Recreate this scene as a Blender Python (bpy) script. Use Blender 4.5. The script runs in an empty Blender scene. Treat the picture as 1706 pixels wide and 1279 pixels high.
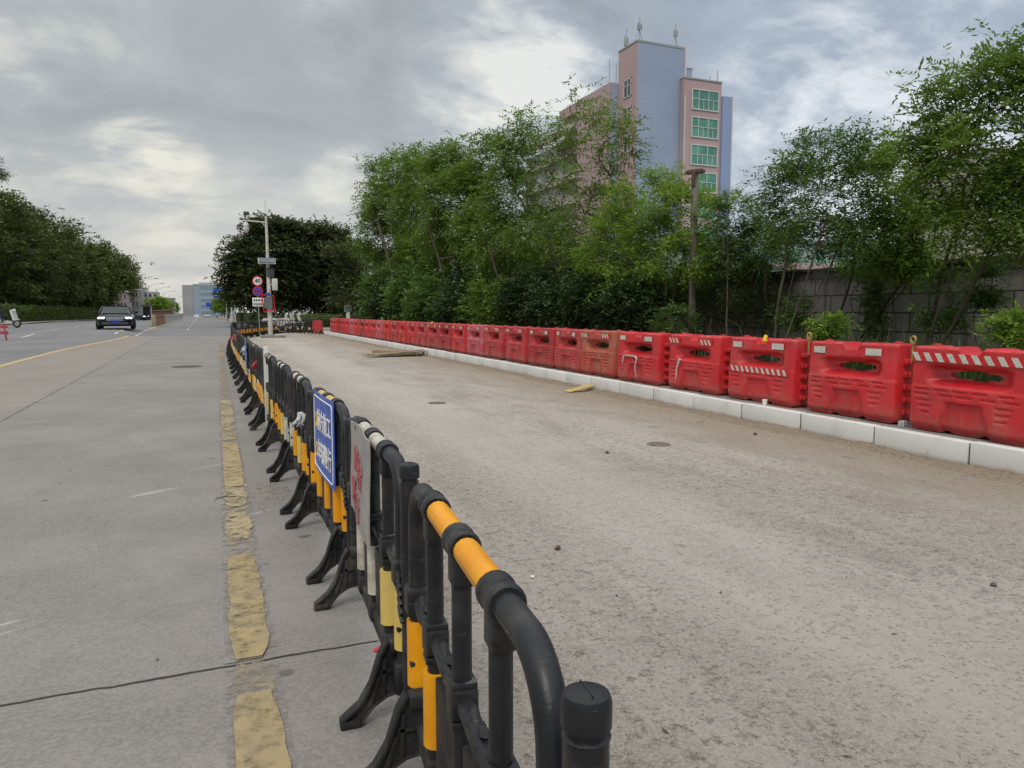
import bpy, bmesh, math, random
import numpy as np
from math import sin, cos, tan, pi, radians, atan, hypot, sqrt, exp
from mathutils import Vector, Matrix

# ------------------------------------------------------------------ camera, sky, sun, exposure
SC = bpy.context.scene
COL = SC.collection
F, CX, CY, H = 1230.0, 853.0, 639.5, 1.6          # photograph: 1706 x 1279
PITCH = atan(118.5 / F)
YAW = atan(518 / hypot(F, 118.5))
cam = bpy.data.cameras.new('camera'); cam_o = bpy.data.objects.new('camera', cam); COL.objects.link(cam_o)
cam.sensor_width = 36; cam.lens = F / 1706 * 36; cam.clip_start = 0.05; cam.clip_end = 6000
cam_o.location = (0, 0, H); cam_o.rotation_euler = (pi / 2 - PITCH, 0, -YAW)
SC.camera = cam_o
SC.view_settings.view_transform = 'Standard'; SC.view_settings.look = 'None'
SC.view_settings.exposure = 0.06; SC.view_settings.gamma = 1.0
SC.render.engine = 'CYCLES'
SC.cycles.max_bounces = 6; SC.cycles.transparent_max_bounces = 12

SUN_EL, SUN_AZ = radians(52), radians(215)        # azimuth clockwise from +Y (the road's direction)
sun = bpy.data.lights.new('sun', 'SUN'); sun.energy = 1.25; sun.angle = radians(18); sun.color = (1, .96, .9)
sun_o = bpy.data.objects.new('sun', sun); COL.objects.link(sun_o)
sd = Vector((sin(SUN_AZ) * cos(SUN_EL), cos(SUN_AZ) * cos(SUN_EL), sin(SUN_EL)))
sun_o.rotation_euler = sd.to_track_quat('Z', 'Y').to_euler()


def ray(x, y):
    a = (x - CX) / F; b = -(y - CY) / F
    z = b * cos(PITCH) - sin(PITCH); d = cos(PITCH) + b * sin(PITCH)
    return Vector((a * cos(YAW) + d * sin(YAW), -a * sin(YAW) + d * cos(YAW), z))


def srgb(r, g, b):
    f = lambda c: (c / 255 / 12.92) if c / 255 <= .04045 else ((c / 255 + .055) / 1.055) ** 2.4
    return (f(r), f(g), f(b), 1)


class NT:
    """small node-tree helper"""
    def __init__(s, tree): s.t = tree; s.n = tree.nodes; s.l = tree.links
    def new(s, typ, **kw):
        n = s.n.new(typ)
        for k, v in kw.items(): setattr(n, k, v)
        return n
    def set(s, sock, v):
        if isinstance(v, bpy.types.NodeSocket): s.l.new(v, sock)
        elif v is not None: sock.default_value = v
    def math(s, op, a, b=None, c=None, clamp=False):
        n = s.new('ShaderNodeMath', operation=op, use_clamp=clamp); s.set(n.inputs[0], a); s.set(n.inputs[1], b)
        if c is not None: s.set(n.inputs[2], c)
        return n.outputs[0]
    def vmath(s, op, a, b=None):
        n = s.new('ShaderNodeVectorMath', operation=op); s.set(n.inputs[0], a)
        if b is not None: s.set(n.inputs[1], b)
        return n.outputs['Value'] if op in ('DOT_PRODUCT', 'LENGTH') else n.outputs[0]
    def noise(s, vec, scale, detail=4, rough=.55, dist=0.0):
        n = s.new('ShaderNodeTexNoise'); s.set(n.inputs['Vector'], vec); n.inputs['Scale'].default_value = scale
        n.inputs['Detail'].default_value = detail; n.inputs['Roughness'].default_value = rough
        n.inputs['Distortion'].default_value = dist
        return n.outputs['Fac']
    def ramp(s, fac, lo, hi, smooth=True, a=0.0, b=1.0):
        n = s.new('ShaderNodeMapRange'); n.interpolation_type = 'SMOOTHSTEP' if smooth else 'LINEAR'
        s.set(n.inputs['Value'], fac); n.inputs['From Min'].default_value = lo; n.inputs['From Max'].default_value = hi
        n.inputs['To Min'].default_value = a; n.inputs['To Max'].default_value = b
        return n.outputs[0]
    def mix(s, fac, a, b, mode='MIX'):
        n = s.new('ShaderNodeMix', data_type='RGBA', blend_type=mode)
        s.set(n.inputs[0], fac); s.set(n.inputs[6], a); s.set(n.inputs[7], b)
        return n.outputs[2]
    def sep(s, v):
        n = s.new('ShaderNodeSeparateXYZ'); s.set(n.inputs[0], v); return n.outputs
    def comb(s, x, y, z):
        n = s.new('ShaderNodeCombineXYZ')
        for i, v in enumerate((x, y, z)): s.set(n.inputs[i], v)
        return n.outputs[0]
    def scale(s, v, xyz): return s.vmath('MULTIPLY', v, xyz)


W = bpy.data.worlds.new('World'); SC.world = W; W.use_nodes = True
W.node_tree.nodes.clear()
w = NT(W.node_tree)
tc = w.new('ShaderNodeTexCoord').outputs['Generated']
dx, dy, dz = w.sep(tc)
den = w.math('ADD', w.math('MAXIMUM', dz, 0.0), 0.30)
pc = w.comb(w.math('DIVIDE', dx, den), w.math('DIVIDE', dy, den), 0.0)
n_big = w.noise(pc, 1.3, 7, .55, .5)
n_mid = w.noise(w.vmath('ADD', pc, (3.1, 7.7, 0)), 3.4, 8, .6, .5)
n_fin = w.noise(w.scale(pc, (2.3, 4.2, 1)), 2.0, 6, .6, .2)
cov = w.math('ADD', w.math('MULTIPLY', n_big, .5), w.math('ADD', w.math('MULTIPLY', n_mid, .36), w.math('MULTIPLY', n_fin, .14)))
# bright openings in the cloud at their own directions
blob = None
for (px, py, rad, amp) in [(830, 115, 9, .13), (925, 100, 8, .11), (1000, 60, 5, .04), (1480, 150, 14, .15), (1330, 90, 8, .08), (228, 243, 3.0, .15), (300, 250, 2.6, .13), (570, 292, 3.5, .10), (280, 318, 4, .09), (60, 60, 9, .04), (330, 330, 9, .04),
                           (560, 60, 4, .09), (1640, 330, 12, .06), (90, 240, 4, .05), (700, 40, 8, -.06), (1120, 20, 12, -.05), (400, 190, 12, -.07), (1500, 10, 12, -.05), (150, 100, 10, -.0)]:
    d = ray(px, py).normalized()
    dt = w.vmath('DOT_PRODUCT', tc, tuple(d))
    g = w.ramp(dt, cos(radians(rad)), 1.0, True, 0.0, amp)
    blob = g if blob is None else w.math('ADD', blob, g)
blob = w.math('MULTIPLY', blob, w.ramp(w.math('ADD', w.math('MULTIPLY', n_mid, .6), w.math('MULTIPLY', n_fin, .4)), .40, .62, False, .1, 1.25))
horizon = w.ramp(dz, 0.0, .26, True, .09, 0.0)
cf = w.math('ADD', w.math('ADD', cov, blob), horizon)
bright = w.ramp(cf, .375, .69, False)
side = w.ramp(dx, .05, .72, True)               # bluer towards the right of the road
dark = w.mix(side, srgb(156, 164, 166), srgb(152, 163, 179))
lite = w.mix(side, srgb(238, 236, 222), srgb(226, 232, 238))
midc = w.mix(side, srgb(184, 189, 191), srgb(178, 189, 203))
c1 = w.mix(w.ramp(bright, 0, .5, False), dark, midc)
c2 = w.mix(w.ramp(bright, .45, 1.0, False), c1, lite)
warm = w.math('MULTIPLY', w.ramp(dz, .02, .26, True, 1, 0), w.ramp(dx, -.1, .5, True, 1, 0))
c3 = w.mix(w.math('MULTIPLY', warm, .55), c2, srgb(208, 205, 200))
up = w.ramp(dz, .46, .85, True, 1.0, 2.7)        # an overcast sky is brightest overhead
tint = w.mix(w.ramp(dz, .40, .70), (1, 1, 1, 1), (1.045, .985, .935, 1))
c3 = w.mix(1.0, c3, tint, 'MULTIPLY')
c4 = w.vmath('SCALE', c3); c4n = c4.node; w.l.new(up, c4n.inputs['Scale'])
sky = w.new('ShaderNodeTexSky', sky_type='NISHITA'); sky.sun_disc = False
sky.sun_elevation = SUN_EL; sky.sun_rotation = SUN_AZ; sky.air_density = 1.0; sky.dust_density = 2.0
sk = w.vmath('SCALE', sky.outputs[0]); sk.node.inputs['Scale'].default_value = 0.08
fin = w.mix(.93, sk, c4)
bg = w.new('ShaderNodeBackground'); w.l.new(fin, bg.inputs[0]); bg.inputs[1].default_value = 1.0
wo = w.new('ShaderNodeOutputWorld'); w.l.new(bg.outputs[0], wo.inputs[0])

R = random.Random(7)
rng = np.random.default_rng(11)


def ss(t): t = max(0, min(1, t)); return t * t * (3 - 2 * t)
def gz(x, y):
    """height of the terrain: flat, with a slight swell under the far left carriageway"""
    return .34 * ss((-x - 3.8) / 2.2) * ss((y - 50) / 14) * (1 - ss((y - 110) / 100))
def gnd(px, py, z=None):
    r = ray(px, py); zz = 0.0 if z is None else z
    for _ in range(12 if z is None else 1):
        t = (zz - H) / r.z; P = Vector((r.x * t, r.y * t, zz))
        if z is None: zz = .5 * zz + .5 * gz(P.x, P.y)
    return P
def at_x(px, py, X): r = ray(px, py); t = X / r.x; return Vector((X, r.y * t, H + r.z * t))
def at_y(px, py, Y): r = ray(px, py); t = Y / r.y; return Vector((r.x * t, Y, H + r.z * t))

# ------------------------------------------------------------------ object helpers
def tag(o, label=None, cat=None, group=None, kind=None):
    if label: o['label'] = label
    if cat: o['category'] = cat
    if group: o['group'] = group
    if kind: o['kind'] = kind
    return o
def thing(name, label, cat, loc=(0, 0, 0), rz=0, group=None):
    o = bpy.data.objects.new(name, None); o.empty_display_size = .2; COL.objects.link(o)
    o.location = loc; o.rotation_euler = (0, 0, rz)
    return tag(o, label, cat, group)
KIDS = {}
def copy_tree(o, parent=None):
    c = o.copy(); COL.objects.link(c)
    if parent is not None: c.parent = parent
    for ch in KIDS.get(o.name, []): KIDS.setdefault(c.name, []).append(copy_tree(ch, c))
    return c


class MB:
    """collects shapes into one mesh"""
    def __init__(s): s.v = []; s.f = []; s.m = []; s.mi = 0
    def add(s, vs, fs):
        o = len(s.v); s.v.extend(tuple(v) for v in vs)
        for f in fs: s.f.append(tuple(i + o for i in f)); s.m.append(s.mi)
        return s
    def box(s, c, d, M=None, ch=0.0):
        x, y, z = d[0] / 2, d[1] / 2, d[2] / 2
        ch = min(ch, x * .9, y * .9, z * .9)
        if ch <= 0:
            vs = [(i * x, j * y, k * z) for i in (-1, 1) for j in (-1, 1) for k in (-1, 1)]
            fs = [(0, 1, 3, 2), (4, 6, 7, 5), (0, 4, 5, 1), (2, 3, 7, 6), (0, 2, 6, 4), (1, 5, 7, 3)]
        else:
            bm = bmesh.new(); bmesh.ops.create_cube(bm, size=1)
            for v in bm.verts: v.co = Vector((v.co.x * 2 * x, v.co.y * 2 * y, v.co.z * 2 * z))
            bmesh.ops.bevel(bm, geom=bm.edges[:], offset=ch, segments=2, affect='EDGES', profile=.5)
            bm.verts.ensure_lookup_table()
            vs = [v.co.copy() for v in bm.verts]; fs = [[v.index for v in f.verts] for f in bm.faces]; bm.free()
        vs = [Vector(v) for v in vs]
        if M is not None: vs = [M @ v for v in vs]
        return s.add([v + Vector(c) for v in vs], fs)
    def tube(s, pts, r, n=10, cap=True, closed=False):
        pts = [Vector(p) for p in pts]; N = len(pts)
        rs = r if isinstance(r, (list, tuple)) else [r] * N
        vs = []; up = None
        for i, p in enumerate(pts):
            if closed: t = (pts[(i + 1) % N] - pts[i - 1]).normalized()
            else: t = (pts[min(i + 1, N - 1)] - pts[max(i - 1, 0)]).normalized()
            if up is None:
                up = Vector((0, 0, 1)) if abs(t.z) < .9 else Vector((1, 0, 0))
            a = (up - t * up.dot(t)).normalized(); up = a; b = t.cross(a)
            for k in range(n):
                an = 2 * pi * k / n; vs.append(p + a * cos(an) * rs[i] + b * sin(an) * rs[i])
        fs = []
        for i in range(N if closed else N - 1):
            j = (i + 1) % N
            for k in range(n):
                k2 = (k + 1) % n; fs.append((i * n + k, i * n + k2, j * n + k2, j * n + k))
        if cap and not closed:
            fs.append(tuple(reversed(range(n)))); fs.append(tuple((N - 1) * n + k for k in range(n)))
        return s.add(vs, fs)
    def lathe(s, prof, c=(0, 0, 0), n=20, M=None):
        vs = []; fs = []
        for (r, z) in prof:
            for k in range(n):
                a = 2 * pi * k / n; vs.append(Vector((r * cos(a), r * sin(a), z)))
        for i in range(len(prof) - 1):
            for k in range(n):
                k2 = (k + 1) % n; fs.append((i * n + k, i * n + k2, (i + 1) * n + k2, (i + 1) * n + k))
        fs.append(tuple(reversed(range(n)))); fs.append(tuple((len(prof) - 1) * n + k for k in range(n)))
        if M is not None: vs = [M @ v for v in vs]
        return s.add([v + Vector(c) for v in vs], fs)
    def prism(s, poly, t, M=None, c=(0, 0, 0)):
        """polygon in local XZ, thickness t along Y"""
        n = len(poly); vs = [Vector((x, -t / 2, z)) for x, z in poly] + [Vector((x, t / 2, z)) for x, z in poly]
        fs = [tuple(range(n)), tuple(range(2 * n - 1, n - 1, -1))] + [(i, i + n, (i + 1) % n + n, (i + 1) % n) for i in range(n)]
        if M is not None: vs = [M @ v for v in vs]
        return s.add([v + Vector(c) for v in vs], fs)
    def mesh(s, name, mats, ang=38):
        me = bpy.data.meshes.new(name); me.from_pydata([tuple(v) for v in s.v], [], s.f)
        for m in (mats if isinstance(mats, (list, tuple)) else [mats]): me.materials.append(m)
        if any(s.m): me.polygons.foreach_set('material_index', s.m)
        bm = bmesh.new(); bm.from_mesh(me); bmesh.ops.recalc_face_normals(bm, faces=bm.faces[:]); bm.to_mesh(me); bm.free()
        me.polygons.foreach_set('use_smooth', [True] * len(me.polygons))
        me.set_sharp_from_angle(angle=radians(ang)); me.update()
        return me
    def build(s, name, mats, parent=None, ang=38, loc=None, rz=None):
        o = bpy.data.objects.new(name, s.mesh(name, mats, ang)); COL.objects.link(o)
        return hang(o, parent, loc, rz)
def hang(o, parent=None, loc=None, rz=None):
    if parent is not None: o.parent = parent; KIDS.setdefault(parent.name, []).append(o)
    if loc is not None: o.location = loc
    if rz is not None: o.rotation_euler = (0, 0, rz)
    return o
def link_mesh(name, me, parent=None, loc=None, rz=None):
    o = bpy.data.objects.new(name, me); COL.objects.link(o); return hang(o, parent, loc, rz)


def material(name, c1, c2=None, scale=6.0, rough=.6, bump=0.0, bscale=40.0, metal=0.0, spec=.5, dirt=None, dirt_amt=.5, dirt_scale=3.0, coords='Object', detail=5, stretch=(1, 1, 1), contrast=(.35, .65), mud=0, scuff=0):
    m = bpy.data.materials.new(name); m.use_nodes = True; t = NT(m.node_tree)
    b = m.node_tree.nodes['Principled BSDF']
    co = t.new('ShaderNodeTexCoord').outputs[coords] if coords != 'World' else t.new('ShaderNodeNewGeometry').outputs['Position']
    inf = t.new('ShaderNodeObjectInfo').outputs['Random']
    co = t.vmath('ADD', co, t.comb(t.math('MULTIPLY', inf, 37.0), t.math('MULTIPLY', inf, 11.0), 0.0)) if coords != 'World' else co
    co = t.scale(co, stretch)
    c1 = tuple(c1)[:3] + (1,)
    base = c1
    if c2 is not None:
        n = t.noise(co, scale, detail, .6)
        base = t.mix(t.ramp(n, contrast[0], contrast[1]), c1, tuple(c2)[:3] + (1,))
    if dirt is not None:
        n = t.noise(t.vmath('ADD', co, (5.3, 1.7, 9.1)), dirt_scale, 7, .68)
        base = t.mix(t.math('MULTIPLY', t.ramp(n, .45, .72), dirt_amt), base, tuple(dirt)[:3] + (1,))
    if scuff:
        s1 = t.ramp(t.noise(t.scale(co, (1, 1, 9)), 11, 5, .7), .63, .69)
        base = t.mix(t.math('MULTIPLY', s1, scuff), base, (.16, .155, .15, 1))
    if mud:
        z_ = t.sep(t.new('ShaderNodeTexCoord').outputs['Object'])[2]
        mm = t.math('MULTIPLY', t.ramp(t.math('SUBTRACT', z_, t.math('MULTIPLY', t.noise(co, 3.5, 6, .65), .55)), -.22, .02, True, 1, 0), t.ramp(t.noise(co, 14, 5, .7), .35, .62))
        base = t.mix(t.math('MULTIPLY', mm, mud), base, (.27, .17, .12, 1))
        sc_ = t.ramp(t.noise(t.scale(co, (1, 7, 1)), 9, 4, .7), .64, .69)
        base = t.mix(t.math('MULTIPLY', sc_, .35), base, (.55, .22, .20, 1))
    t.set(b.inputs['Base Color'], base)
    rn = t.ramp(t.noise(co, scale * 2.3, 4), .3, .7, False, max(0.02, rough - .1), min(1, rough + .1))
    t.set(b.inputs['Roughness'], rn); b.inputs['Metallic'].default_value = metal
    b.inputs['Specular IOR Level'].default_value = spec
    if bump > 0:
        bn = t.new('ShaderNodeBump'); bn.inputs['Strength'].default_value = bump; bn.inputs['Distance'].default_value = .01
        t.set(bn.inputs['Height'], t.noise(co, bscale, 5, .6)); t.set(b.inputs['Normal'], bn.outputs[0])
    return m

M = {}
M['black'] = material('black_plastic', (.008, .009, .012), (.014, .015, .018), 5, .42, .12, 90, dirt=(.10, .09, .075), dirt_amt=.35, dirt_scale=5, spec=.4, scuff=.45)
M['blackdirty'] = material('dusty_black_plastic', (.011, .012, .013), (.02, .02, .021), 5, .6, .2, 60, dirt=(.15, .13, .11), dirt_amt=.55, spec=.35, scuff=.4, dirt_scale=4)
M['amber'] = material('amber_sleeve', (.82, .36, .008), (.74, .29, .006), 8, .35, .05, 60, dirt=(.45, .24, .05), dirt_amt=.3, spec=.3)
M['paleyellow'] = material('faded_yellow_sleeve', (.72, .52, .12), (.62, .45, .14), 8, .4, .05, 60, dirt=(.3, .25, .15), dirt_amt=.4)
M['whitetape'] = material('worn_white_sleeve', (.62, .60, .54), (.45, .40, .32), 14, .45, .1, 60, dirt=(.2, .17, .12), dirt_amt=.6, dirt_scale=12)
M['red'] = material('red_plastic', (.60, .022, .030), (.47, .017, .024), 1.3, .42, .08, 30, dirt=(.40, .11, .09), dirt_amt=.5, dirt_scale=3.2, mud=.35)
M['redpink'] = material('faded_pink_plastic', (.52, .10, .13), (.44, .06, .08), 2.5, .55, .08, 30, dirt=(.50, .22, .22), dirt_amt=.6, dirt_scale=4)
M['reddust'] = material('dust_coated_red_plastic', (.38, .10, .06), (.44, .05, .035), 2.5, .7, .1, 30, dirt=(.32, .17, .10), dirt_amt=.9, dirt_scale=2.5)
M['redbright'] = material('bright_red_plastic', (.60, .030, .026), (.50, .022, .022), 1.3, .42, .08, 30, dirt=(.42, .12, .09), dirt_amt=.4, dirt_scale=4, mud=.3)
M['reddeep'] = material('deep_red_plastic', (.42, .016, .022), (.34, .014, .02), 1.3, .48, .08, 30, dirt=(.36, .10, .08), dirt_amt=.6, dirt_scale=3, mud=.5)
M['redmid'] = material('worn_red_plastic', (.48, .030, .036), (.38, .025, .03), 2.0, .48, .08, 30, dirt=(.40, .15, .12), dirt_amt=.6, dirt_scale=4, mud=.5)
M['dust'] = material('dried_mud', (.24, .17, .12), (.18, .12, .085), 9, .9, .3, 60)
M['reflect'] = material('white_reflector', (.62, .62, .56), (.5, .5, .45), 30, .3, 0, dirt=(.3, .28, .22), dirt_amt=.4, dirt_scale=8)
M['reflred'] = material('red_reflector', (.55, .02, .03), None, 10, .3)
M['yellowp'] = material('yellow_plastic', (.75, .50, .02), (.6, .38, .03), 9, .4)
M['brass'] = material('dull_yellow_metal', (.42, .33, .10), (.30, .22, .08), 20, .5, .1, 60, metal=.3)
M['steel'] = material('galvanised_steel', (.42, .42, .41), (.33, .33, .33), 8, .45, .03, 40, metal=.5)
M['polewhite'] = material('white_painted_steel', (.60, .59, .55), (.5, .49, .45), 3, .45, .03, 30, dirt=(.25, .2, .15), dirt_amt=.3)
M['darkbox'] = material('dark_grey_cabinet', (.05, .052, .055), (.07, .07, .07), 6, .5)
M['whitebox'] = material('white_cabinet', (.62, .62, .60), (.55, .55, .52), 6, .45)
M['solar'] = material('solar_cells', (.16, .17, .19), (.12, .13, .15), 12, .2)
M['blue'] = material('blue_sign_film', (.012, .075, .46), (.016, .09, .50), 4, .35)
M['white'] = material('white_lettering', (.8, .8, .8), None, 4, .4)
M['yellowletter'] = material('yellow_symbol', (.8, .55, .05), None, 4, .4)
M['paper'] = material('weathered_grey_board', (.36, .34, .33), (.29, .27, .26), 4, .8, .2, 30, dirt=(.2, .16, .13), dirt_amt=.4)
M['redink'] = material('faded_red_paint', (.42, .03, .06), (.40, .12, .13), 20, .7)
M['cloth'] = material('pale_rag', (.55, .56, .58), (.4, .41, .43), 12, .9, .3, 40)
M['signred'] = material('sign_red', (.55, .015, .03), None, 4, .4)
M['rubber'] = material('tyre_rubber', (.012, .012, .012), (.02, .02, .02), 10, .8, .2, 60)
M['carpaint'] = material('dark_blue_black_paint', (.004, .005, .012), None, 4, .12, spec=.3)
M['carwhite'] = material('white_car_paint', (.68, .68, .68), None, 4, .2, spec=.6)
M['glass'] = material('dark_glass', (.02, .025, .03), None, 4, .06, spec=.9)
M['windshield'] = material('windshield_glass', (.02, .025, .03), None, 4, .08, spec=.4)
M['chrome'] = material('chrome', (.6, .6, .62), None, 4, .15, metal=1.0)
M['plate'] = material('blue_number_plate', (.02, .03, .35), None, 4, .35)
M['bark'] = material('bark', (.075, .058, .045), (.045, .036, .03), 6, .9, .6, 30, stretch=(1, 1, .3))
M['barkpale'] = material('pale_bark', (.15, .125, .10), (.08, .065, .052), 5, .9, .5, 30, stretch=(1, 1, .3))
M['post'] = material('weathered_post', (.20, .17, .145), (.12, .10, .085), 6, .85, .4, 30, stretch=(1, 1, .3))
M['rustwood'] = material('rust_brown_board', (.11, .055, .05), (.08, .045, .04), 6, .85, .3, 30)
M['wood'] = material('old_planks', (.36, .31, .20), (.26, .21, .13), 9, .85, .4, 40, stretch=(1, 6, 1))
M['concreteold'] = material('old_concrete', (.30, .29, .27), (.22, .21, .2), 5, .85, .4, 40)
M['skin'] = material('skin', (.42, .26, .18), None, 4, .6)
M['clothdark'] = material('dark_clothes', (.02, .024, .04), (.03, .03, .04), 10, .9)
M['hair'] = material('black_hair', (.01, .01, .01), None, 4, .6)


def leafmat(name, dark, lite, tr=.35):
    m = bpy.data.materials.new(name); m.use_nodes = True; t = NT(m.node_tree); t.n.clear()
    a = t.new('ShaderNodeAttribute', attribute_name='tone').outputs['Fac']
    c = t.mix(a, tuple(dark) + (1,), tuple(lite) + (1,))
    d = t.new('ShaderNodeBsdfDiffuse'); t.set(d.inputs[0], c)
    tl = t.new('ShaderNodeBsdfTranslucent'); t.set(tl.inputs[0], t.mix(.5, c, tuple(x * 1.5 for x in lite) + (1,)))
    g = t.new('ShaderNodeBsdfGlossy'); g.inputs['Roughness'].default_value = .45; g.inputs[0].default_value = (.5, .5, .5, 1)
    m1 = t.new('ShaderNodeMixShader'); m1.inputs[0].default_value = tr; t.l.new(d.outputs[0], m1.inputs[1]); t.l.new(tl.outputs[0], m1.inputs[2])
    m2 = t.new('ShaderNodeMixShader'); m2.inputs[0].default_value = .05; t.l.new(m1.outputs[0], m2.inputs[1]); t.l.new(g.outputs[0], m2.inputs[2])
    o = t.new('ShaderNodeOutputMaterial'); t.l.new(m2.outputs[0], o.inputs[0])
    return m
M['leaf'] = leafmat('leaf_green', (.045, .095, .016), (.185, .29, .040))
M['leafbright'] = leafmat('leaf_bright_green', (.07, .15, .018), (.25, .37, .045))
M['leafblue'] = leafmat('leaf_deep_green', (.035, .080, .022), (.14, .235, .045))
M['leafdark'] = leafmat('leaf_dark_green', (.028, .042, .018), (.085, .115, .036), .25)
M['leafolive'] = leafmat('leaf_olive', (.034, .047, .014), (.13, .16, .038), .25)
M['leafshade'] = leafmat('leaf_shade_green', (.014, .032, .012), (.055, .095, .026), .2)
M['pods'] = leafmat('dry_pods', (.07, .04, .022), (.13, .08, .045), .1)
M['grass'] = leafmat('grass_blades', (.035, .065, .018), (.11, .17, .04))
M['drygrass'] = leafmat('dry_stems', (.10, .085, .06), (.2, .17, .12), .2)
M['hedge'] = leafmat('hedge_leaves', (.03, .055, .014), (.11, .17, .03))

# ------------------------------------------------------------------ ground materials
def ground_mat(name, build):
    m = bpy.data.materials.new(name); m.use_nodes = True; t = NT(m.node_tree)
    b = m.node_tree.nodes['Principled BSDF']
    P = t.new('ShaderNodeNewGeometry').outputs['Position']
    build(t, b, P); return m
def add_bump(t, b, h, strength, dist=.01):
    bn = t.new('ShaderNodeBump'); bn.inputs['Strength'].default_value = strength; bn.inputs['Distance'].default_value = dist
    t.set(bn.inputs['Height'], h); t.set(b.inputs['Normal'], bn.outputs[0])
def line_mask(t, v, at, wdt):
    return t.ramp(t.math('ABSOLUTE', t.math('SUBTRACT', v, at)), wdt * .5, wdt, True, 1, 0)

def b_concrete(t, b, P):
    x, y, z = t.sep(P)
    n1 = t.noise(P, .35, 5, .6); n2 = t.noise(P, 2.2, 8, .68); n3 = t.noise(t.scale(P, (1, .12, 1)), 3.0, 5, .6); n4 = t.noise(P, 60, 3, .7)
    c = t.mix(t.ramp(n1, .35, .65), (.192, .179, .170, 1), (.245, .228, .215, 1))
    c = t.mix(t.math('MULTIPLY', t.ramp(n2, .4, .72), .5), c, (.150, .140, .132, 1))
    c = t.mix(t.math('MULTIPLY', t.ramp(n3, .5, .75), .35), c, (.185, .175, .165, 1))
    c = t.mix(t.math('MULTIPLY', t.ramp(n4, .4, .6, False), .4), c, (.37, .34, .31, 1))
    # older browner slab left of the long joint
    left = t.ramp(t.math('ADD', x, t.math('MULTIPLY', n2, .5)), -2.75, -2.45, True, 1, 0)
    c = t.mix(t.math('MULTIPLY', left, .6), c, (.285, .243, .212, 1))
    # tined transverse texture
    wob = t.math('MULTIPLY', t.noise(P, .9, 3), .35)
    ph = t.math('MULTIPLY', t.math('ADD', t.math('ADD', y, t.math('MULTIPLY', x, .0)), wob), 2 * pi / .036)
    tine = t.math('MULTIPLY', t.math('ADD', t.math('SINE', ph), 1), .5)
    tm = t.math('MULTIPLY', tine, t.ramp(t.noise(P, .8, 4), .38, .66))
    c = t.mix(t.math('MULTIPLY', tm, .42), c, (.165, .155, .148, 1))
    # sawn joints
    jw = t.math('MULTIPLY', t.math('SUBTRACT', t.noise(P, 4, 4), .5), .05)
    yy = t.math('ADD', y, jw); xx = t.math('ADD', x, jw)
    j = line_mask(t, yy, 3.45, .013)
    for at in (9.4, 15.3, 21.2, 27.1, 33, 39, 45, 51): j = t.math('MAXIMUM', j, t.math('MULTIPLY', line_mask(t, yy, at, .02), .18))
    jl = line_mask(t, xx, -2.78, .022)
    j2 = t.math('MAXIMUM', j, t.math('MULTIPLY', jl, t.ramp(n2, .3, .6, True, .25, .7)))
    c = t.mix(j2, c, (.035, .033, .03, 1))
    # oil spots and dark marks
    vo = t.new('ShaderNodeTexVoronoi'); t.set(vo.inputs['Vector'], t.vmath('ADD', P, t.comb(t.math('MULTIPLY', n2, .3), t.math('MULTIPLY', n1, .3), 0.0))); vo.inputs['Scale'].default_value = 1.7
    sp = t.math('MULTIPLY', t.ramp(vo.outputs['Distance'], .045, .075, True, 1, 0), t.ramp(t.noise(P, .55, 2), .47, .56))
    c = t.mix(t.math('MULTIPLY', sp, .75), c, (.07, .068, .066, 1))
    vo = t.new('ShaderNodeTexVoronoi'); t.set(vo.inputs['Vector'], t.vmath('ADD', P, (7.3, 2.1, 0))); vo.inputs['Scale'].default_value = 4.5
    sp = t.math('MULTIPLY', t.ramp(vo.outputs['Distance'], .03, .07, True, 1, 0), t.ramp(t.noise(P, .9, 2), .5, .6))
    c = t.mix(t.math('MULTIPLY', sp, .7), c, (.1, .095, .09, 1))
    # pale scrape marks
    q = t.comb(t.math('ADD', t.math('MULTIPLY', x, .6), t.math('MULTIPLY', y, -.35)), t.math('ADD', t.math('MULTIPLY', y, 6.5), t.math('MULTIPLY', x, -3.6)), 0.0)
    sc = t.math('MULTIPLY', t.ramp(t.noise(q, 1.6, 3, .5), .62, .67), t.ramp(t.noise(P, 1.3, 3), .52, .62))
    c = t.mix(t.math('MULTIPLY', sc, .5), c, (.5, .49, .47, 1))
    t.set(b.inputs['Base Color'], c); b.inputs['Roughness'].default_value = .82; b.inputs['Specular IOR Level'].default_value = .3
    h = t.math('ADD', t.math('MULTIPLY', n4, .4), t.math('ADD', t.math('MULTIPLY', tm, .35), t.math('MULTIPLY', j2, -2.0)))
    add_bump(t, b, h, .35, .006)
M['concrete'] = ground_mat('worn_road_concrete', b_concrete)

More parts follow.
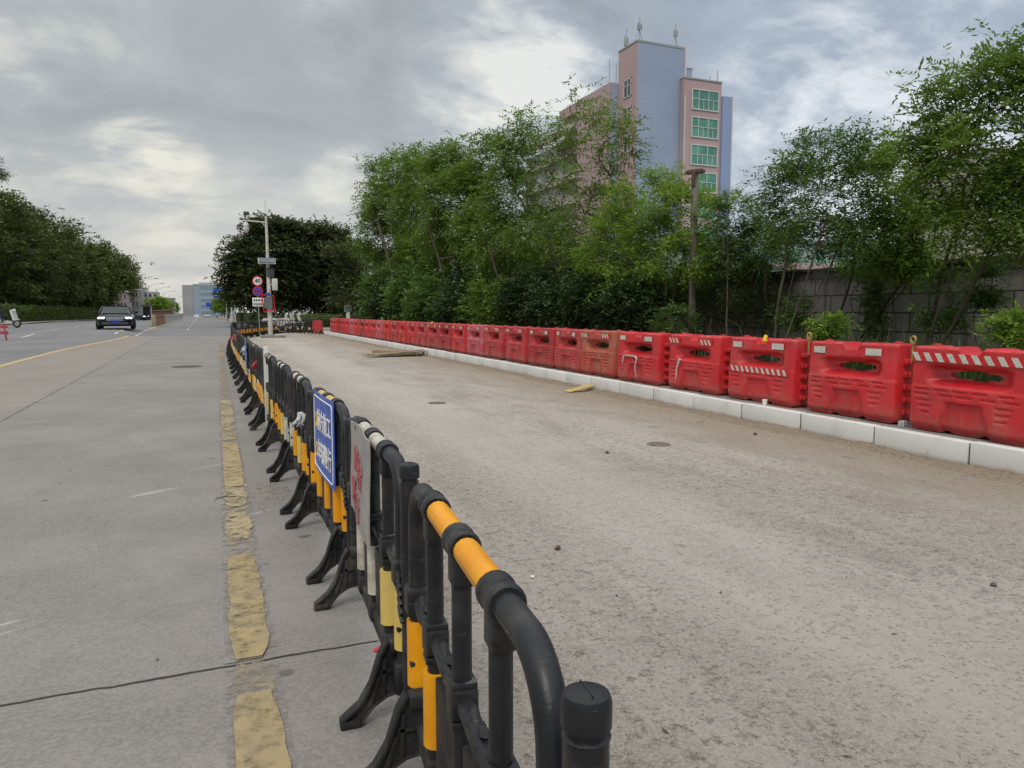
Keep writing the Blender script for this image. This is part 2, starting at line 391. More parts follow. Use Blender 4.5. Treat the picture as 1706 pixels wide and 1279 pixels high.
def b_site(t, b, P):
    x, y, z = t.sep(P)
    n1 = t.noise(P, .28, 6, .62, .4); n2 = t.noise(t.scale(P, (1, .45, 1)), 1.6, 8, .7); n4 = t.noise(P, 13, 8, .8); n5 = t.noise(P, 70, 4, .75)
    nl = t.noise(t.scale(P, (1.0, .10, 1)), 1.9, 6, .65)
    c = t.mix(t.ramp(n1, .36, .64), (.33, .296, .262, 1), (.415, .378, .342, 1))
    c = t.mix(t.math('MULTIPLY', t.ramp(n2, .42, .66), .8), c, (.25, .222, .195, 1))
    c = t.mix(t.math('MULTIPLY', t.ramp(nl, .46, .68), .42), c, (.52, .48, .44, 1))
    c = t.mix(t.math('MULTIPLY', t.ramp(n4, .50, .62), .85), c, (.13, .11, .092, 1))
    c = t.mix(t.math('MULTIPLY', t.ramp(n5, .42, .60), .55), c, (.55, .50, .44, 1))
    bnd = t.math('SUBTRACT', t.math('ADD', x, t.math('MULTIPLY', n2, 1.2)), t.math('ADD', 3.6, t.math('MULTIPLY', y, .03)))
    c = t.mix(t.math('MULTIPLY', t.ramp(t.math('ABSOLUTE', bnd), .25, 1.1, True, 1, 0), .38), c, (.56, .52, .475, 1))
    # dusty brown strip along the kerb
    xk = t.math('SUBTRACT', x, t.math('MULTIPLY', y, .019))
    kd = t.math('MULTIPLY', t.ramp(t.math('ADD', xk, t.math('MULTIPLY', n2, 1.6)), 5.8, 7.6), .8)
    c = t.mix(kd, c, t.mix(t.ramp(n4, .35, .65), (.245, .195, .145, 1), (.36, .30, .235, 1)))
    vo = t.new('ShaderNodeTexVoronoi'); t.set(vo.inputs['Vector'], P); vo.inputs['Scale'].default_value = 34
    rndc = t.sep(vo.outputs['Color'])[0]
    peb = t.math('MULTIPLY', t.ramp(vo.outputs['Distance'], .16, .34, True, 1, 0), t.ramp(rndc, .62, .68))
    c = t.mix(t.math('MULTIPLY', peb, .6), c, t.mix(rndc, (.08, .075, .065, 1), (.52, .48, .42, 1)))
    stain = t.math('MULTIPLY', t.ramp(t.noise(P, 1.1, 4), .67, .71), .45)
    c = t.mix(stain, c, (.13, .115, .095, 1))
    t.set(b.inputs['Base Color'], c); b.inputs['Roughness'].default_value = .9; b.inputs['Specular IOR Level'].default_value = .2
    h = t.math('ADD', t.math('MULTIPLY', n4, 1.4), t.math('ADD', t.math('MULTIPLY', n5, .6), t.math('MULTIPLY', peb, 1.0)))
    add_bump(t, b, h, 1.0, .016)
M['site'] = ground_mat('rough_cement_base', b_site)

def b_asphalt(t, b, P):
    n1 = t.noise(P, .2, 5, .6); n2 = t.noise(t.scale(P, (1, .06, 1)), 1.0, 5, .6); n4 = t.noise(P, 30, 4, .7)
    c = t.mix(t.ramp(n1, .35, .65), (.155, .155, .158, 1), (.20, .198, .20, 1))
    c = t.mix(t.math('MULTIPLY', t.ramp(n2, .45, .7), .4), c, (.24, .235, .23, 1))
    c = t.mix(t.math('MULTIPLY', t.ramp(n4, .4, .7), .3), c, (.1, .1, .1, 1))
    t.set(b.inputs['Base Color'], c); b.inputs['Roughness'].default_value = .8; add_bump(t, b, n4, .3)
M['asphalt'] = ground_mat('grey_asphalt', b_asphalt)

def b_earth(t, b, P):
    n1 = t.noise(P, .3, 6, .65); n4 = t.noise(P, 8, 6, .7)
    c = t.mix(t.ramp(n1, .4, .6), (.10, .085, .06, 1), (.07, .075, .035, 1))
    c = t.mix(t.math('MULTIPLY', t.ramp(n4, .35, .7), .6), c, (.16, .13, .095, 1))
    t.set(b.inputs['Base Color'], c); b.inputs['Roughness'].default_value = .95; add_bump(t, b, n4, .8, .03)
M['earth'] = ground_mat('bare_earth', b_earth)

def b_pave(t, b, P):
    br = t.new('ShaderNodeTexBrick'); t.set(br.inputs['Vector'], P); br.inputs['Scale'].default_value = 5
    br.inputs['Color1'].default_value = (.22, .22, .22, 1); br.inputs['Color2'].default_value = (.27, .265, .26, 1); br.inputs['Mortar'].default_value = (.12, .115, .11, 1)
    n1 = t.noise(P, 2, 6, .65)
    c = t.mix(t.math('MULTIPLY', t.ramp(n1, .4, .7), .6), br.outputs[0], (.28, .24, .19, 1))
    t.set(b.inputs['Base Color'], c); b.inputs['Roughness'].default_value = .85; add_bump(t, b, t.math('ADD', br.outputs['Fac'], n1), .3)
M['pave'] = ground_mat('grey_pavers', b_pave)

def b_pavetan(t, b, P):
    n1 = t.noise(P, .5, 6, .65); n2 = t.noise(t.scale(P, (1, .1, 1)), 1.2, 4)
    c = t.mix(t.ramp(n1, .35, .65), (.25, .205, .175, 1), (.32, .27, .23, 1))
    c = t.mix(t.math('MULTIPLY', t.ramp(n2, .45, .65), .5), c, (.2, .16, .14, 1))
    t.set(b.inputs['Base Color'], c); b.inputs['Roughness'].default_value = .85
M['pavetan'] = ground_mat('tan_pavement', b_pavetan)

def b_kerb(t, b, P):
    x, y, z = t.sep(P)
    n1 = t.noise(P, 2.5, 7, .65); n4 = t.noise(P, 50, 4, .7); cell = t.noise(t.comb(0.0, t.math('FLOOR', t.math('DIVIDE', t.math('SUBTRACT', y, .1), 1.19)), 0.0), 7.3, 1)
    c = t.mix(t.ramp(cell, .3, .7, False), (.62, .62, .605, 1), (.74, .74, .72, 1))
    c = t.mix(t.math('MULTIPLY', t.ramp(n1, .5, .75), .4), c, (.38, .37, .34, 1))
    low = t.math('MULTIPLY', t.ramp(t.math('SUBTRACT', z, t.math('MULTIPLY', n1, .09)), -.03, .06, True, 1, 0), .75)
    c = t.mix(low, c, (.27, .22, .17, 1))
    st = t.math('MULTIPLY', t.ramp(t.noise(P, 6, 5, .7), .64, .70), .4)
    c = t.mix(st, c, (.22, .2, .18, 1))
    t.set(b.inputs['Base Color'], c); b.inputs['Roughness'].default_value = .75; add_bump(t, b, n4, .25, .006)
M['kerb'] = ground_mat('pale_kerb_concrete', b_kerb)

def paint_mat(name, col, col2, lo, hi, scale=7):
    m = bpy.data.materials.new(name); m.use_nodes = True; t = NT(m.node_tree); b = m.node_tree.nodes['Principled BSDF']
    P = t.new('ShaderNodeNewGeometry').outputs['Position']
    c = t.mix(t.ramp(t.noise(P, 5, 6, .7), .35, .65), col, col2)
    t.set(b.inputs['Base Color'], c); b.inputs['Roughness'].default_value = .7
    a = t.ramp(t.math('ADD', t.math('MULTIPLY', t.noise(P, scale, 9, .72), .7), t.math('MULTIPLY', t.noise(P, 1.1, 3), .3)), lo, hi, True, 0, 1)
    t.set(b.inputs['Alpha'], a); return m
M['linepaint'] = paint_mat('worn_yellow_line_paint', (.38, .295, .14, 1), (.32, .255, .15, 1), .30, .56, 12)
M['linefaint'] = paint_mat('faded_yellow_line_paint', (.40, .32, .18, 1), (.35, .29, .19, 1), .40, .56, 16)
M['lineworn'] = paint_mat('nearly_worn_off_yellow_paint', (.37, .31, .20, 1), (.33, .285, .20, 1), .42, .64, 12)
M['lineghost'] = paint_mat('ghost_of_an_old_line', (.30, .268, .25, 1), (.26, .235, .22, 1), .44, .60)
M['whitepaint'] = paint_mat('white_line_paint', (.6, .6, .58, 1), (.48, .48, .46, 1), .3, .45)
M['linesolid'] = paint_mat('tan_yellow_edge_line_paint', (.50, .37, .16, 1), (.42, .32, .16, 1), .22, .36)

# ------------------------------------------------------------------ ground sheets
def sheet(name, xf0, xf1, ys, z, mat, nx=6, kind='structure', uneven=0.0):
    f0 = xf0 if callable(xf0) else (lambda y: xf0); f1 = xf1 if callable(xf1) else (lambda y: xf1)
    b = MB(); n = nx + 1; vs = []
    for y in ys:
        for i in range(n):
            x = f0(y) + (f1(y) - f0(y)) * i / nx
            vs.append((x, y, gz(x, y) + z))
    fs = [(j * n + i, j * n + i + 1, (j + 1) * n + i + 1, (j + 1) * n + i) for j in range(len(ys) - 1) for i in range(nx)]
    b.add(vs, fs); o = b.build(name, mat); tag(o, kind=kind); return o
def span(a, b, n): return [a + (b - a) * i / n for i in range(n + 1)]
YS = span(-12, 48, 10)[:-1] + span(48, 66, 18)[:-1] + span(66, 110, 6)[:-1] + span(110, 212, 24)[:-1] + [212, 260, 330, 420]
KX = lambda y: 7.12 + .0195 * y                     # front foot of the kerb
FX = lambda y: np.interp(y, [-4, .87, 2.52, 4.15, 9, 12.6, 20, 30, 36, 46], [.1, .48, .66, .745, .79, .82, .89, 1.05, 1.25, 1.65])   # line of the black barriers
gx = [-900, -300, -100, -40, -20, -12, -8, -6, -5.4, -4.8, -4.2, -3.8, 0, 20, 100, 400, 1200]
def big_ground():
    ys = [-200, -60] + YS[1:] + [600, 1000, 2500]
    b = MB(); n = len(gx)
    b.add([(x, y, gz(x, y) - .03) for y in ys for x in gx], [(j * n + i, j * n + i + 1, (j + 1) * n + i + 1, (j + 1) * n + i) for j in range(len(ys) - 1) for i in range(n - 1)])
    tag(b.build('ground', M['earth']), kind='structure')
big_ground()
LEFTX = -18.0
sheet('left_road', LEFTX, -3.8, YS, 0.0, M['asphalt'], 48)
sheet('right_road', -3.8, lambda y: 5.2, [y for y in YS if y >= 48], -.004, M['asphalt'], 4)
LX = lambda y: -5.62 + ss((y - 34) / 22) * 1.0       # the solid yellow line on the left
sheet('concrete_lane', LX, lambda y: FX(y) + .03, span(-12, 56, 34), .008, M['concrete'], 12)
sheet('construction_ground', lambda y: FX(y) + .03 if y < 46 else 1.7 + (y - 46) * .28, lambda y: KX(y) + .1, span(-12, 62, 37), .006, M['site'], 8)
# painted lines
def strip(name, x0, wdt, y0, y1, mat, z=.013, n=6, rough=0):
    xf = x0 if callable(x0) else (lambda y: x0)
    if rough:
        rr_ = random.Random(int(y0 * 10) + 50); n = max(6, int((y1 - y0) * 14)); ys = span(y0, y1, n); J = [(rr_.gauss(0, rough), rr_.gauss(0, rough)) for _ in ys]
        e = {y: (min(1, 6 * (y - y0), 6 * (y1 - y)), j) for y, j in zip(ys, J)}
        return sheet(name, lambda y: xf(y) + e[y][1][0] + (1 - e[y][0]) * .02, lambda y: xf(y) + wdt + e[y][1][1] - (1 - e[y][0]) * .03, ys, z, mat, 1)
    return sheet(name, xf, lambda y: xf(y) + wdt, span(y0, y1, n), z, mat, 1)
YL = lambda y: .005 + .0185 * y
strip('faded_line_mark', lambda y: YL(y) - .03, .23, -3, 3.42, M['lineghost'], .0125, 10); strip('faded_line_mark', lambda y: YL(y) - .03, .23, 3.47, 14, M['lineghost'], .0125, 10)
for a, b_ in ((-2, 3.43), (3.47, 20), (20, 40)): strip('faint_yellow_line', YL, .17, a, b_, M['lineworn'], .0165, rough=.004)
for a, b_, mt in [(-2, 3.14, 'linepaint'), (3.48, 5.05, 'linepaint'), (5.4, 6.15, 'linefaint'), (6.35, 7.0, 'linefaint'), (7.1, 9.6, 'linepaint'), (9.8, 14.2, 'linefaint'), (28.5, 36, 'linefaint')]:
    strip('yellow_line_mark', YL, .175, a, b_, M[mt], .0205, rough=.005)
strip('yellow_edge_line', lambda y: LX(y) - .12, .26, -10, 56, M['linesolid'], .014, 34)
strip('yellow_line_mark', lambda y: LX(y) + .55, .14, 36, 54, M['linefaint'], .014, 10)
for y0 in range(-8, 120, 10):
    strip('white_lane_dash', -10.4, .14, y0 + 2, y0 + 6, M['whitepaint'], .006, 12)
for y0 in (57.5, 61.5, 65.5, 70): strip('white_lane_dash', -4.3 + (y0 - 57) * -.02, .16, y0, y0 + 2.0, M['whitepaint'], .006, 6)
for y0 in (57.5, 61.5, 66): strip('white_lane_dash', -5.6, .16, y0, y0 + 2.0, M['whitepaint'], .006, 6)
for y0 in range(75, 300, 14): strip('white_lane_dash', -1.3, .14, y0, y0 + 5, M['whitepaint'], .006, 2)
strip('yellow_edge_line', -4.6, .18, 74, 300, M['linesolid'], .008, 60)

def kerb_run(name, xf, y0, y1, unit, hgt, wdt, mat, facing=-1, z0=-.02):
    b = MB(); y = y0; i = 0
    while y < y1:
        L = unit - .026; yc = y + L / 2; x = xf(yc)
        a = math.atan2(xf(yc + .5) - xf(yc - .5), 1.0)
        b.box((x + wdt / 2 + R.uniform(-.010, .010), yc, z0 + hgt / 2 + gz(x, yc) + R.uniform(-.007, .007)), (wdt, L, hgt), Matrix.Rotation(-a + R.uniform(-.006, .006), 3, 'Z'), .016)
        y += unit
    b.mi = 1; y = y0
    while y < y1:
        x = xf(y + .5); a = math.atan2(xf(y + 1) - xf(y), 1.0); b.box((x + wdt / 2 + .012, y + .5, z0 + hgt / 2 - .012 + gz(x, y)), (wdt - .02, 1.0, hgt - .012), Matrix.Rotation(-a, 3, 'Z')); y += 1.0
    return tag(b.build(name, [mat, M['earth']]), kind='structure')
kerb_run('kerb', KX, -3.8 * 1.19 + .1, 54, 1.19, .30, .14, M['kerb'])
kerb_run('far_kerb', lambda y: LEFTX - .2, -4, 260, 3.0, .19, .2, M['concreteold'])
sheet('left_pavement', -27, LEFTX - .2, YS, .14, M['pavetan'], 4)
sheet('footpath', lambda y: KX(y) + .14, lambda y: 9.3 + .0195 * y, span(-10, 60, 12), .262, M['pave'], 2)
def verge():
    b = MB(); nx, ny = 30, 90; vs = []
    for j in range(ny + 1):
        y = -6 + 72 * j / ny
        for i in range(nx + 1):
            x = 9.25 + .0195 * y + (14.2 - 9.25) * i / nx
            vs.append((x, y, .255 + .16 * ss(i / 8) * (0.6 + .4 * sin(x * 2.3 + y) * cos(y * 1.3)) + R.uniform(0, .03) * (i > 0)))
    b.add(vs, [(j * (nx + 1) + i, j * (nx + 1) + i + 1, (j + 1) * (nx + 1) + i + 1, (j + 1) * (nx + 1) + i) for j in range(ny) for i in range(nx)])
    tag(b.build('verge', M['earth']), kind='structure')
verge()
sheet('far_pavement', 5.2, 16, span(62, 330, 6), .10, M['pavetan'], 2)
kerb_run('far_right_kerb', lambda y: 5.1, 63, 300, 4.0, .14, .14, M['concreteold'])

# soil and gravel swept against the kerb
def soil_edge():
    b = MB(); n = 420; m = 7; vs = []
    for j in range(n + 1):
        y = .5 + 50 * (j / n) ** 1.3
        wv = .10 + .16 * (0.5 + .5 * sin(y * 1.7)) + R.uniform(0, .08)
        hv = .018 + .035 * abs(sin(y * 2.1 + 1)) + R.uniform(0, .02)
        for i in range(m):
            u = i / (m - 1)
            vs.append((KX(y) + .01 - u * wv, y, .002 + hv * (1 - u) ** 1.4 + R.uniform(0, .012) * (u < 1)))
    b.add(vs, [(j * m + i, j * m + i + 1, (j + 1) * m + i + 1, (j + 1) * m + i) for j in range(n) for i in range(m - 1)])
    tag(b.build('soil', material('loose_soil', (.27, .21, .155), (.17, .13, .095), 30, .95, .6, 80), ang=180), 'loose brown soil swept along the foot of the pale kerb', 'soil', kind='stuff')
soil_edge()
def pebbles():
    vs = []; fs = []
    def peb(x, y, z, s):
        o = len(vs); n = 5
        for k in range(n):
            a = 2 * pi * k / n + R.random(); vs.append((x + cos(a) * s * R.uniform(.7, 1.2), y + sin(a) * s * R.uniform(.7, 1.2), z - .002))
        vs.append((x + R.uniform(-.3, .3) * s, y + R.uniform(-.3, .3) * s, z + s * R.uniform(.5, .9)))
        for k in range(n): fs.append((o + k, o + (k + 1) % n, o + n))
    for _ in range(2600):
        y = 1.5 + 30 * R.random() ** 1.6; x = KX(y) - abs(R.gauss(0, .45)) - .02; peb(x, y, .007, R.uniform(.003, .013))
    for _ in range(2400):
        y = 1.2 + 12 * R.random() ** 1.5; x = FX(y) + .1 + (6.3 * R.random()); peb(x, y, .007, R.uniform(.0015, .006))
    c = gnd(430, 822)
    for _ in range(1500):
        x = c.x + R.gauss(.1, .22); y = c.y + R.gauss(0, .28); peb(x, y, .010, R.uniform(.002, .007))
    for _ in range(260):
        y = 1.5 + 14 * R.random(); x = R.uniform(-2, FX(y)); peb(x, y, .010, R.uniform(.002, .006))
    b = MB(); b.v = vs; b.f = fs; b.m = [0] * len(fs)
    tag(b.build('gravel', material('gravel_bits', (.30, .26, .21), (.12, .105, .09), 9, .9)), 'scattered gravel bits on the road beside the barriers', 'gravel', kind='stuff')
pebbles()

def leaf_bits():
    b = MB()
    for _ in range(170):
        if R.random() < .75: y = 1.3 + 16 * R.random() ** 1.4; x = R.uniform(float(FX(y)) + .15, KX(y) - .05); z = .010
        else: y = 2 + 14 * R.random(); x = R.uniform(-3.5, float(FX(y))); z = .013
        a = R.uniform(0, 2 * pi); L = R.uniform(.008, .026); w_ = L * R.uniform(.12, .45)
        b.add([(x - cos(a) * L, y - sin(a) * L, z), (x + sin(a) * w_, y - cos(a) * w_, z + .003), (x + cos(a) * L, y + sin(a) * L, z + R.uniform(0, .008)), (x - sin(a) * w_, y + cos(a) * w_, z + .002)], [(0, 1, 2, 3)])
    tag(b.build('leaf_litter', material('dry_leaf_bits', (.10, .06, .04), (.035, .03, .025), 3, .9, coords='World')), 'tiny dry leaves and twigs scattered over the ground', 'leaf litter', kind='stuff')
leaf_bits()

def manhole(px, py, r, label, mt='manhole'):
    c = gnd(px, py); b = MB()
    b.lathe([(r, 0), (r, .009), (r * .93, .009), (r * .92, .006), (r * .88, .006), (r * .87, .010), (.001, .010)], n=36)
    for k in range(-3, 4):
        for q in range(-3, 4):
            if hypot(k, q) < 3.6: b.box((k * r * .22, q * r * .22, .0115), (r * .12, r * .12, .004))
    o = b.build('manhole_cover', M[mt], loc=(c.x, c.y, .008))
    tag(o, label, 'manhole cover')
M['manhole'] = material('worn_iron', (.10, .09, .08), (.06, .055, .05), 9, .7, .3, 50)
manhole(311, 611, .42, 'round iron manhole cover set in the grey concrete lane')
M['dustyiron'] = material('dust_covered_iron', (.24, .21, .17), (.15, .13, .105), 12, .9, .3, 50)
manhole(1097, 741, .14, 'small dusty manhole cover in the bare ground of the works, nearer the kerb', 'dustyiron')
manhole(728, 672, .16, 'small dark manhole cover in the bare ground, beyond the blue sign', 'dustyiron')

# ------------------------------------------------------------------ black plastic barrier panels
PANH, PL = 1.05, 1.42
def ordinal(n):
    return ['first', 'second', 'third', 'fourth', 'fifth', 'sixth', 'seventh', 'eighth', 'ninth', 'tenth', 'eleventh', 'twelfth', 'thirteenth', 'fourteenth', 'fifteenth', 'sixteenth', 'seventeenth', 'eighteenth', 'nineteenth', 'twentieth',
            'twenty-first', 'twenty-second', 'twenty-third', 'twenty-fourth', 'twenty-fifth', 'twenty-sixth', 'twenty-seventh', 'twenty-eighth', 'twenty-ninth', 'thirtieth', 'thirty-first', 'thirty-second', 'thirty-third', 'thirty-fourth', 'thirty-fifth', 'thirty-sixth'][n]
G_F = 'black plastic barrier panels along the lane'
BARS = [-.36, 0.0, .36]
def panel_meshes():
    me = {}
    h2 = PL / 2 - .03; top = PANH - .032; rr = .15
    b = MB(); pts = [(0, -h2, .16)]
    pts += [(0, -h2, z) for z in span(.3, top - rr, 4)]
    pts += [(0, -h2 + rr - rr * cos(a), top - rr + rr * sin(a)) for a in span(0, pi / 2, 8)[1:]]
    pts += [(0, y, top) for y in span(-h2 + rr, h2 - rr, 6)[1:]]
    pts += [(0, h2 - rr + rr * sin(a), top - rr + rr * cos(a)) for a in span(0, pi / 2, 8)[1:]]
    pts += [(0, h2, z) for z in span(top - rr, .3, 4)[1:]] + [(0, h2, .16)]
    b.tube(pts, .031, 14)
    for s in (-1, 1):                                   # square blocks where rails enter the uprights
        b.box((0, s * h2, .615), (.085, .08, .10), ch=.012); b.box((0, s * h2, .2), (.085, .08, .12), ch=.012)
        b.box((0, s * h2, .40), (.07, .07, .02), ch=.006)
    b.tube([(-.031, y, top) for y in span(-h2 + rr, h2 - rr, 2)], .0022, 4)
    me['frame'] = b.mesh('frame', M['black'])
    b = MB(); b.tube([(0, 0, .16), (0, 0, .6), (0, 0, top)], .026, 12)
    for z in (.56, .66): b.box((0, 0, z), (.068, .066, .022), ch=.006)
    me['bar'] = b.mesh('bar', M['black'])
    b = MB(); b.tube([(0, -h2, .615), (0, h2, .615)], .024, 10)
    for y in [-.54, -.18, .18, .54]:
        b.box((0, y, .615), (.05, .10, .028), ch=.006)
        b.tube([(0, y - .05, .655), (0, y + .05, .575)], .012, 6); b.tube([(0, y - .05, .575), (0, y + .05, .655)], .012, 6)
    for y in BARS: b.box((0, y, .615), (.074, .075, .085), ch=.014)
    me['mid_rail'] = b.mesh('mid_rail', M['black'])
    b = MB(); b.tube([(0, -h2, .2), (0, h2, .2)], .027, 10); b.box((0, 0, .155), (.045, PL - .1, .04), ch=.01)
    for y in BARS: b.box((0, y, .2), (.072, .08, .09), ch=.014)
    me['bottom_rail'] = b.mesh('bottom_rail', M['blackdirty'])
    b = MB(); b.box((0.0, -.18, .37), (.022, .27, .30), ch=.006); b.box((0.0, .18, .37), (.022, .27, .30), ch=.006)
    me['lower_board'] = b.mesh('lower_board', M['blackdirty'])
    b = MB(); Mx = Matrix.Rotation(pi / 2, 3, 'X')
    b.lathe([(.039, -.05), (.043, -.042), (.043, -.02), (.040, -.016), (.040, .016), (.043, .02), (.043, .042), (.039, .05)], n=18, M=Mx)
    b.box((0, 0, -.062), (.06, .07, .09), ch=.015)
    me['collar'] = b.mesh('collar', M['black'])
    for nm, mt in (('amber', 'amber'), ('pale', 'paleyellow'), ('white', 'whitetape')):
        b = MB(); b.tube([(0, -.12, 0), (0, .12, 0)], .0335, 14); me['top_' + nm] = b.mesh('top_sleeve', M[mt])
        b = MB(); b.tube([(0, 0, -.115), (0, 0, .115)], .040, 14); me['up_' + nm] = b.mesh('upright_sleeve', M[mt])
    # foot: arched web with a flange round its edge
    out = [(-.225, 0), (-.235, .03), (-.165, .085), (-.12, .16), (-.085, .27), (-.06, .315), (.06, .315), (.085, .27), (.12, .16), (.165, .085), (.235, .03), (.225, 0)]
    inn = [(.165, 0), (.15, .03), (.11, .075), (.06, .105), (0, .115), (-.06, .105), (-.11, .075), (-.15, .03), (-.165, 0)]
    b = MB(); b.prism(out + inn, .016)
    def flange(path, wd, th):
        for (x0, z0), (x1, z1) in zip(path[:-1], path[1:]):
            L = hypot(x1 - x0, z1 - z0); a = math.atan2(z1 - z0, x1 - x0)
            b.box(((x0 + x1) / 2, 0, (z0 + z1) / 2), (L + th, wd, th), Matrix.Rotation(-a, 3, 'Y'), .003)
    flange(out[1:6], .05, .013); flange(out[6:11], .05, .013); flange(list(reversed(inn))[0:9], .042, .010)
    for s in (-1, 1):
        b.box((s * .205, 0, .016), (.075, .055, .03), ch=.006)
        b.prism([(s * .07, .10), (s * .085, .105), (s * .075, .26), (s * .06, .26)], .036)
        b.prism([(s * .12, .075), (s * .14, .07), (s * .10, .19), (s * .085, .18)], .032)
    b.box((0, 0, .30), (.10, .06, .05), ch=.01); b.box((0, 0, .205), (.17, .036, .012))
    me['foot'] = b.mesh('foot', M['blackdirty'])
    b = MB(); b.lathe([(.034, .10), (.034, 1.0), (.036, 1.002), (.030, 1.006), (.030, 1.014), (.037, 1.018), (.037, 1.055), (.033, 1.066), (.02, 1.072)], n=22)
    b.box((0, 0, 1.0723), (.002, .05, .0015))
    me['post'] = b.mesh('post', M['black'])
    b = MB()
    for z in (.22, .58, .66): b.box((0, .045, z), (.05, .085, .045), ch=.008)
    b.box((0, .03, .44), (.02, .03, .46)); b.box((-.03, .02, .56), (.02, .03, .16))
    for i in range(5): b.box((-.036, .03 - i * .006, .62 - i * .03), (.016, .075, .014), Matrix.Rotation(.6, 3, 'X'), .003)
    me['hinge'] = b.mesh('hinge', M['black'])
    return me
PM = panel_meshes()
TOPSTY = ['amber', 'white', 'pale', 'white', 'white', 'white', 'dark', 'white', 'white', 'pale', 'white']
def black_panel(p_near, p_far, idx, label, top, up, group=G_F, tilt=0.0, far=False):
    a = Vector((p_near[0], p_near[1], 0)); c = Vector((p_far[0], p_far[1], 0)); mid = (a + c) / 2
    ang = math.atan2(-(c.x - a.x), c.y - a.y)
    t = thing('barrier_panel', label, 'barrier', (mid.x, mid.y, gz(mid.x, mid.y) + .012), ang, group)
    t.rotation_euler = (0, tilt, ang)
    sc = (c - a).length / 1.65
    t.scale = (1, sc, 1)
    link_mesh('frame', PM['frame'], t)
    for y in BARS:
        link_mesh('bar', PM['bar'], t, (0, y, 0)); 
        if not far: link_mesh('collar', PM['collar'], t, (0, y, PANH - .032))
    link_mesh('mid_rail', PM['mid_rail'], t); link_mesh('bottom_rail', PM['bottom_rail'], t); link_mesh('lower_board', PM['lower_board'], t)
    if top != 'dark':
        for y in (-.18, .18): link_mesh('top_sleeve', PM['top_' + top], t, (0, y, PANH - .032))
    for y, st in zip((-PL / 2 + .03, -.36, 0, .36, PL / 2 - .03), up):
        if st: link_mesh('upright_sleeve', PM['up_' + st], t, (0, y, .43 if abs(y) > .5 else .40))
    for y in (-PL / 2 + .10, PL / 2 - .10): link_mesh('foot', PM['foot'], t, (0, y, -.002))
    po = link_mesh('post', PM['post'], t, (0, -PL / 2 - .10, 0))
    po.scale = (1, 1, .93 if idx > 1 else .985)
    link_mesh('hinge', PM['hinge'], t, (0, -PL / 2 - .10, 0))
    if idx == 0: pass
    return t
JY = [.87, 2.52, 4.15, 5.78, 7.42, 9.07]
while JY[-1] < 45: JY.append(JY[-1] + 1.68)
JP = [(float(FX(y)) + R.uniform(-.012, .012), y) for y in JY]
Amb, Pal, Whi = 'amber', 'pale', 'white'
UPS = [[None, None, None, Amb, Amb], [Pal, Pal, Whi, Whi, None], [Amb, Amb, Amb, Amb, Amb], [Amb, Amb, Pal, Amb, Whi], [Whi, Whi, Pal, Amb, Amb], [Amb, Pal, None, Pal, Amb], [Pal, Pal, Amb, Amb, Whi], [Amb, Whi, Pal, Amb, None]]
# the panel nearest the camera: sleeves sit on the two uprights at its far end
for i in range(len(JP) - 1):
    if i == 0: lab = 'nearest black plastic barrier panel, with two amber sleeves on its top rail'
    elif i == 1: lab = 'black barrier panel that carries the grey board with red writing'
    elif i == 2: lab = 'black barrier panel that carries the blue sign, amber sleeves below'
    else: lab = f'{ordinal(i)} black plastic barrier panel from the near end of the row'
    ups = UPS[i] if i < 8 else [R.choice([Amb, Pal, Whi, None, Pal]) for _ in range(5)]
    black_panel(JP[i], JP[i + 1], i, lab, TOPSTY[i] if i < len(TOPSTY) else R.choice(['dark', 'white', 'dark']), ups, tilt=R.uniform(-.012, .012) * (i > 2))
far_poly = [(1.65, 45.9), (1.9, 47.7), (2.35, 49.5), (2.8, 51.2), (3.3, 52.9), (3.8, 54.6), (4.3, 56.3), (4.8, 58.0), (5.3, 59.6)]
for i in range(len(far_poly) - 1):
    black_panel(far_poly[i], far_poly[i + 1], 5, f'black barrier panel with amber sleeves, {ordinal(i)} after the row turns behind the camera pole', 'dark', [Amb] * 5, 'black barrier panels closing the far end', far=True)
fp2 = [(8.35, 56.6), (7.75, 57.9), (7.1, 59.3), (6.35, 60.5), (5.4, 61.2)]
for i in range(1, len(fp2) - 1):
    black_panel(fp2[i], fp2[i + 1], 5, f'dark barrier panel across the far end, {ordinal(i - 1)} from the red one', 'dark', [None, Pal, None, None, Pal], 'black barrier panels closing the far end', far=True)
t = black_panel(fp2[0], fp2[1], 5, 'red plastic barrier panel beside the last red water barrier', 'dark', [None] * 5, 'black barrier panels closing the far end', far=True)
for ch in KIDS[t.name]:
    if not ch.name.startswith('foot'): 
        me = ch.data.copy(); me.materials.clear(); me.materials.append(M['redmid']); ch.data = me
b = MB(); b.box((0, 0, .42), (.03, 1.25, .40), ch=.01); b.box((0, 0, .80), (.03, 1.25, .30), ch=.01); b.build('lower_board', M['redmid'], t)

# ---- text helper (Blender's built-in font) turned into thin solid lettering
def text_mesh(body, size, depth, name='lettering', weight=0.0, align='CENTER'):
    cu = bpy.data.curves.new(name, 'FONT'); cu.body = body; cu.size = size; cu.extrude = depth; cu.align_x = align; cu.align_y = 'CENTER'; cu.offset = weight
    o = bpy.data.objects.new(name, cu); COL.objects.link(o)
    bpy.context.view_layer.update()
    me = bpy.data.meshes.new_from_object(o.evaluated_get(bpy.context.evaluated_depsgraph_get()))
    bpy.data.objects.remove(o); me.name = name
    return me
def lettering(name, body, size, mat, parent, loc, width=None, weight=0.0, rx=pi / 2, rz=-pi / 2):
    me = text_mesh(body, size, .0015, name, weight); me.materials.clear(); me.materials.append(mat)
    o = link_mesh(name, me, parent, loc); o.rotation_euler = (rx, 0, rz)
    if width:
        xs = [v.co.x for v in me.vertices]; o.scale[0] = width / (max(xs) - min(xs))
    return o

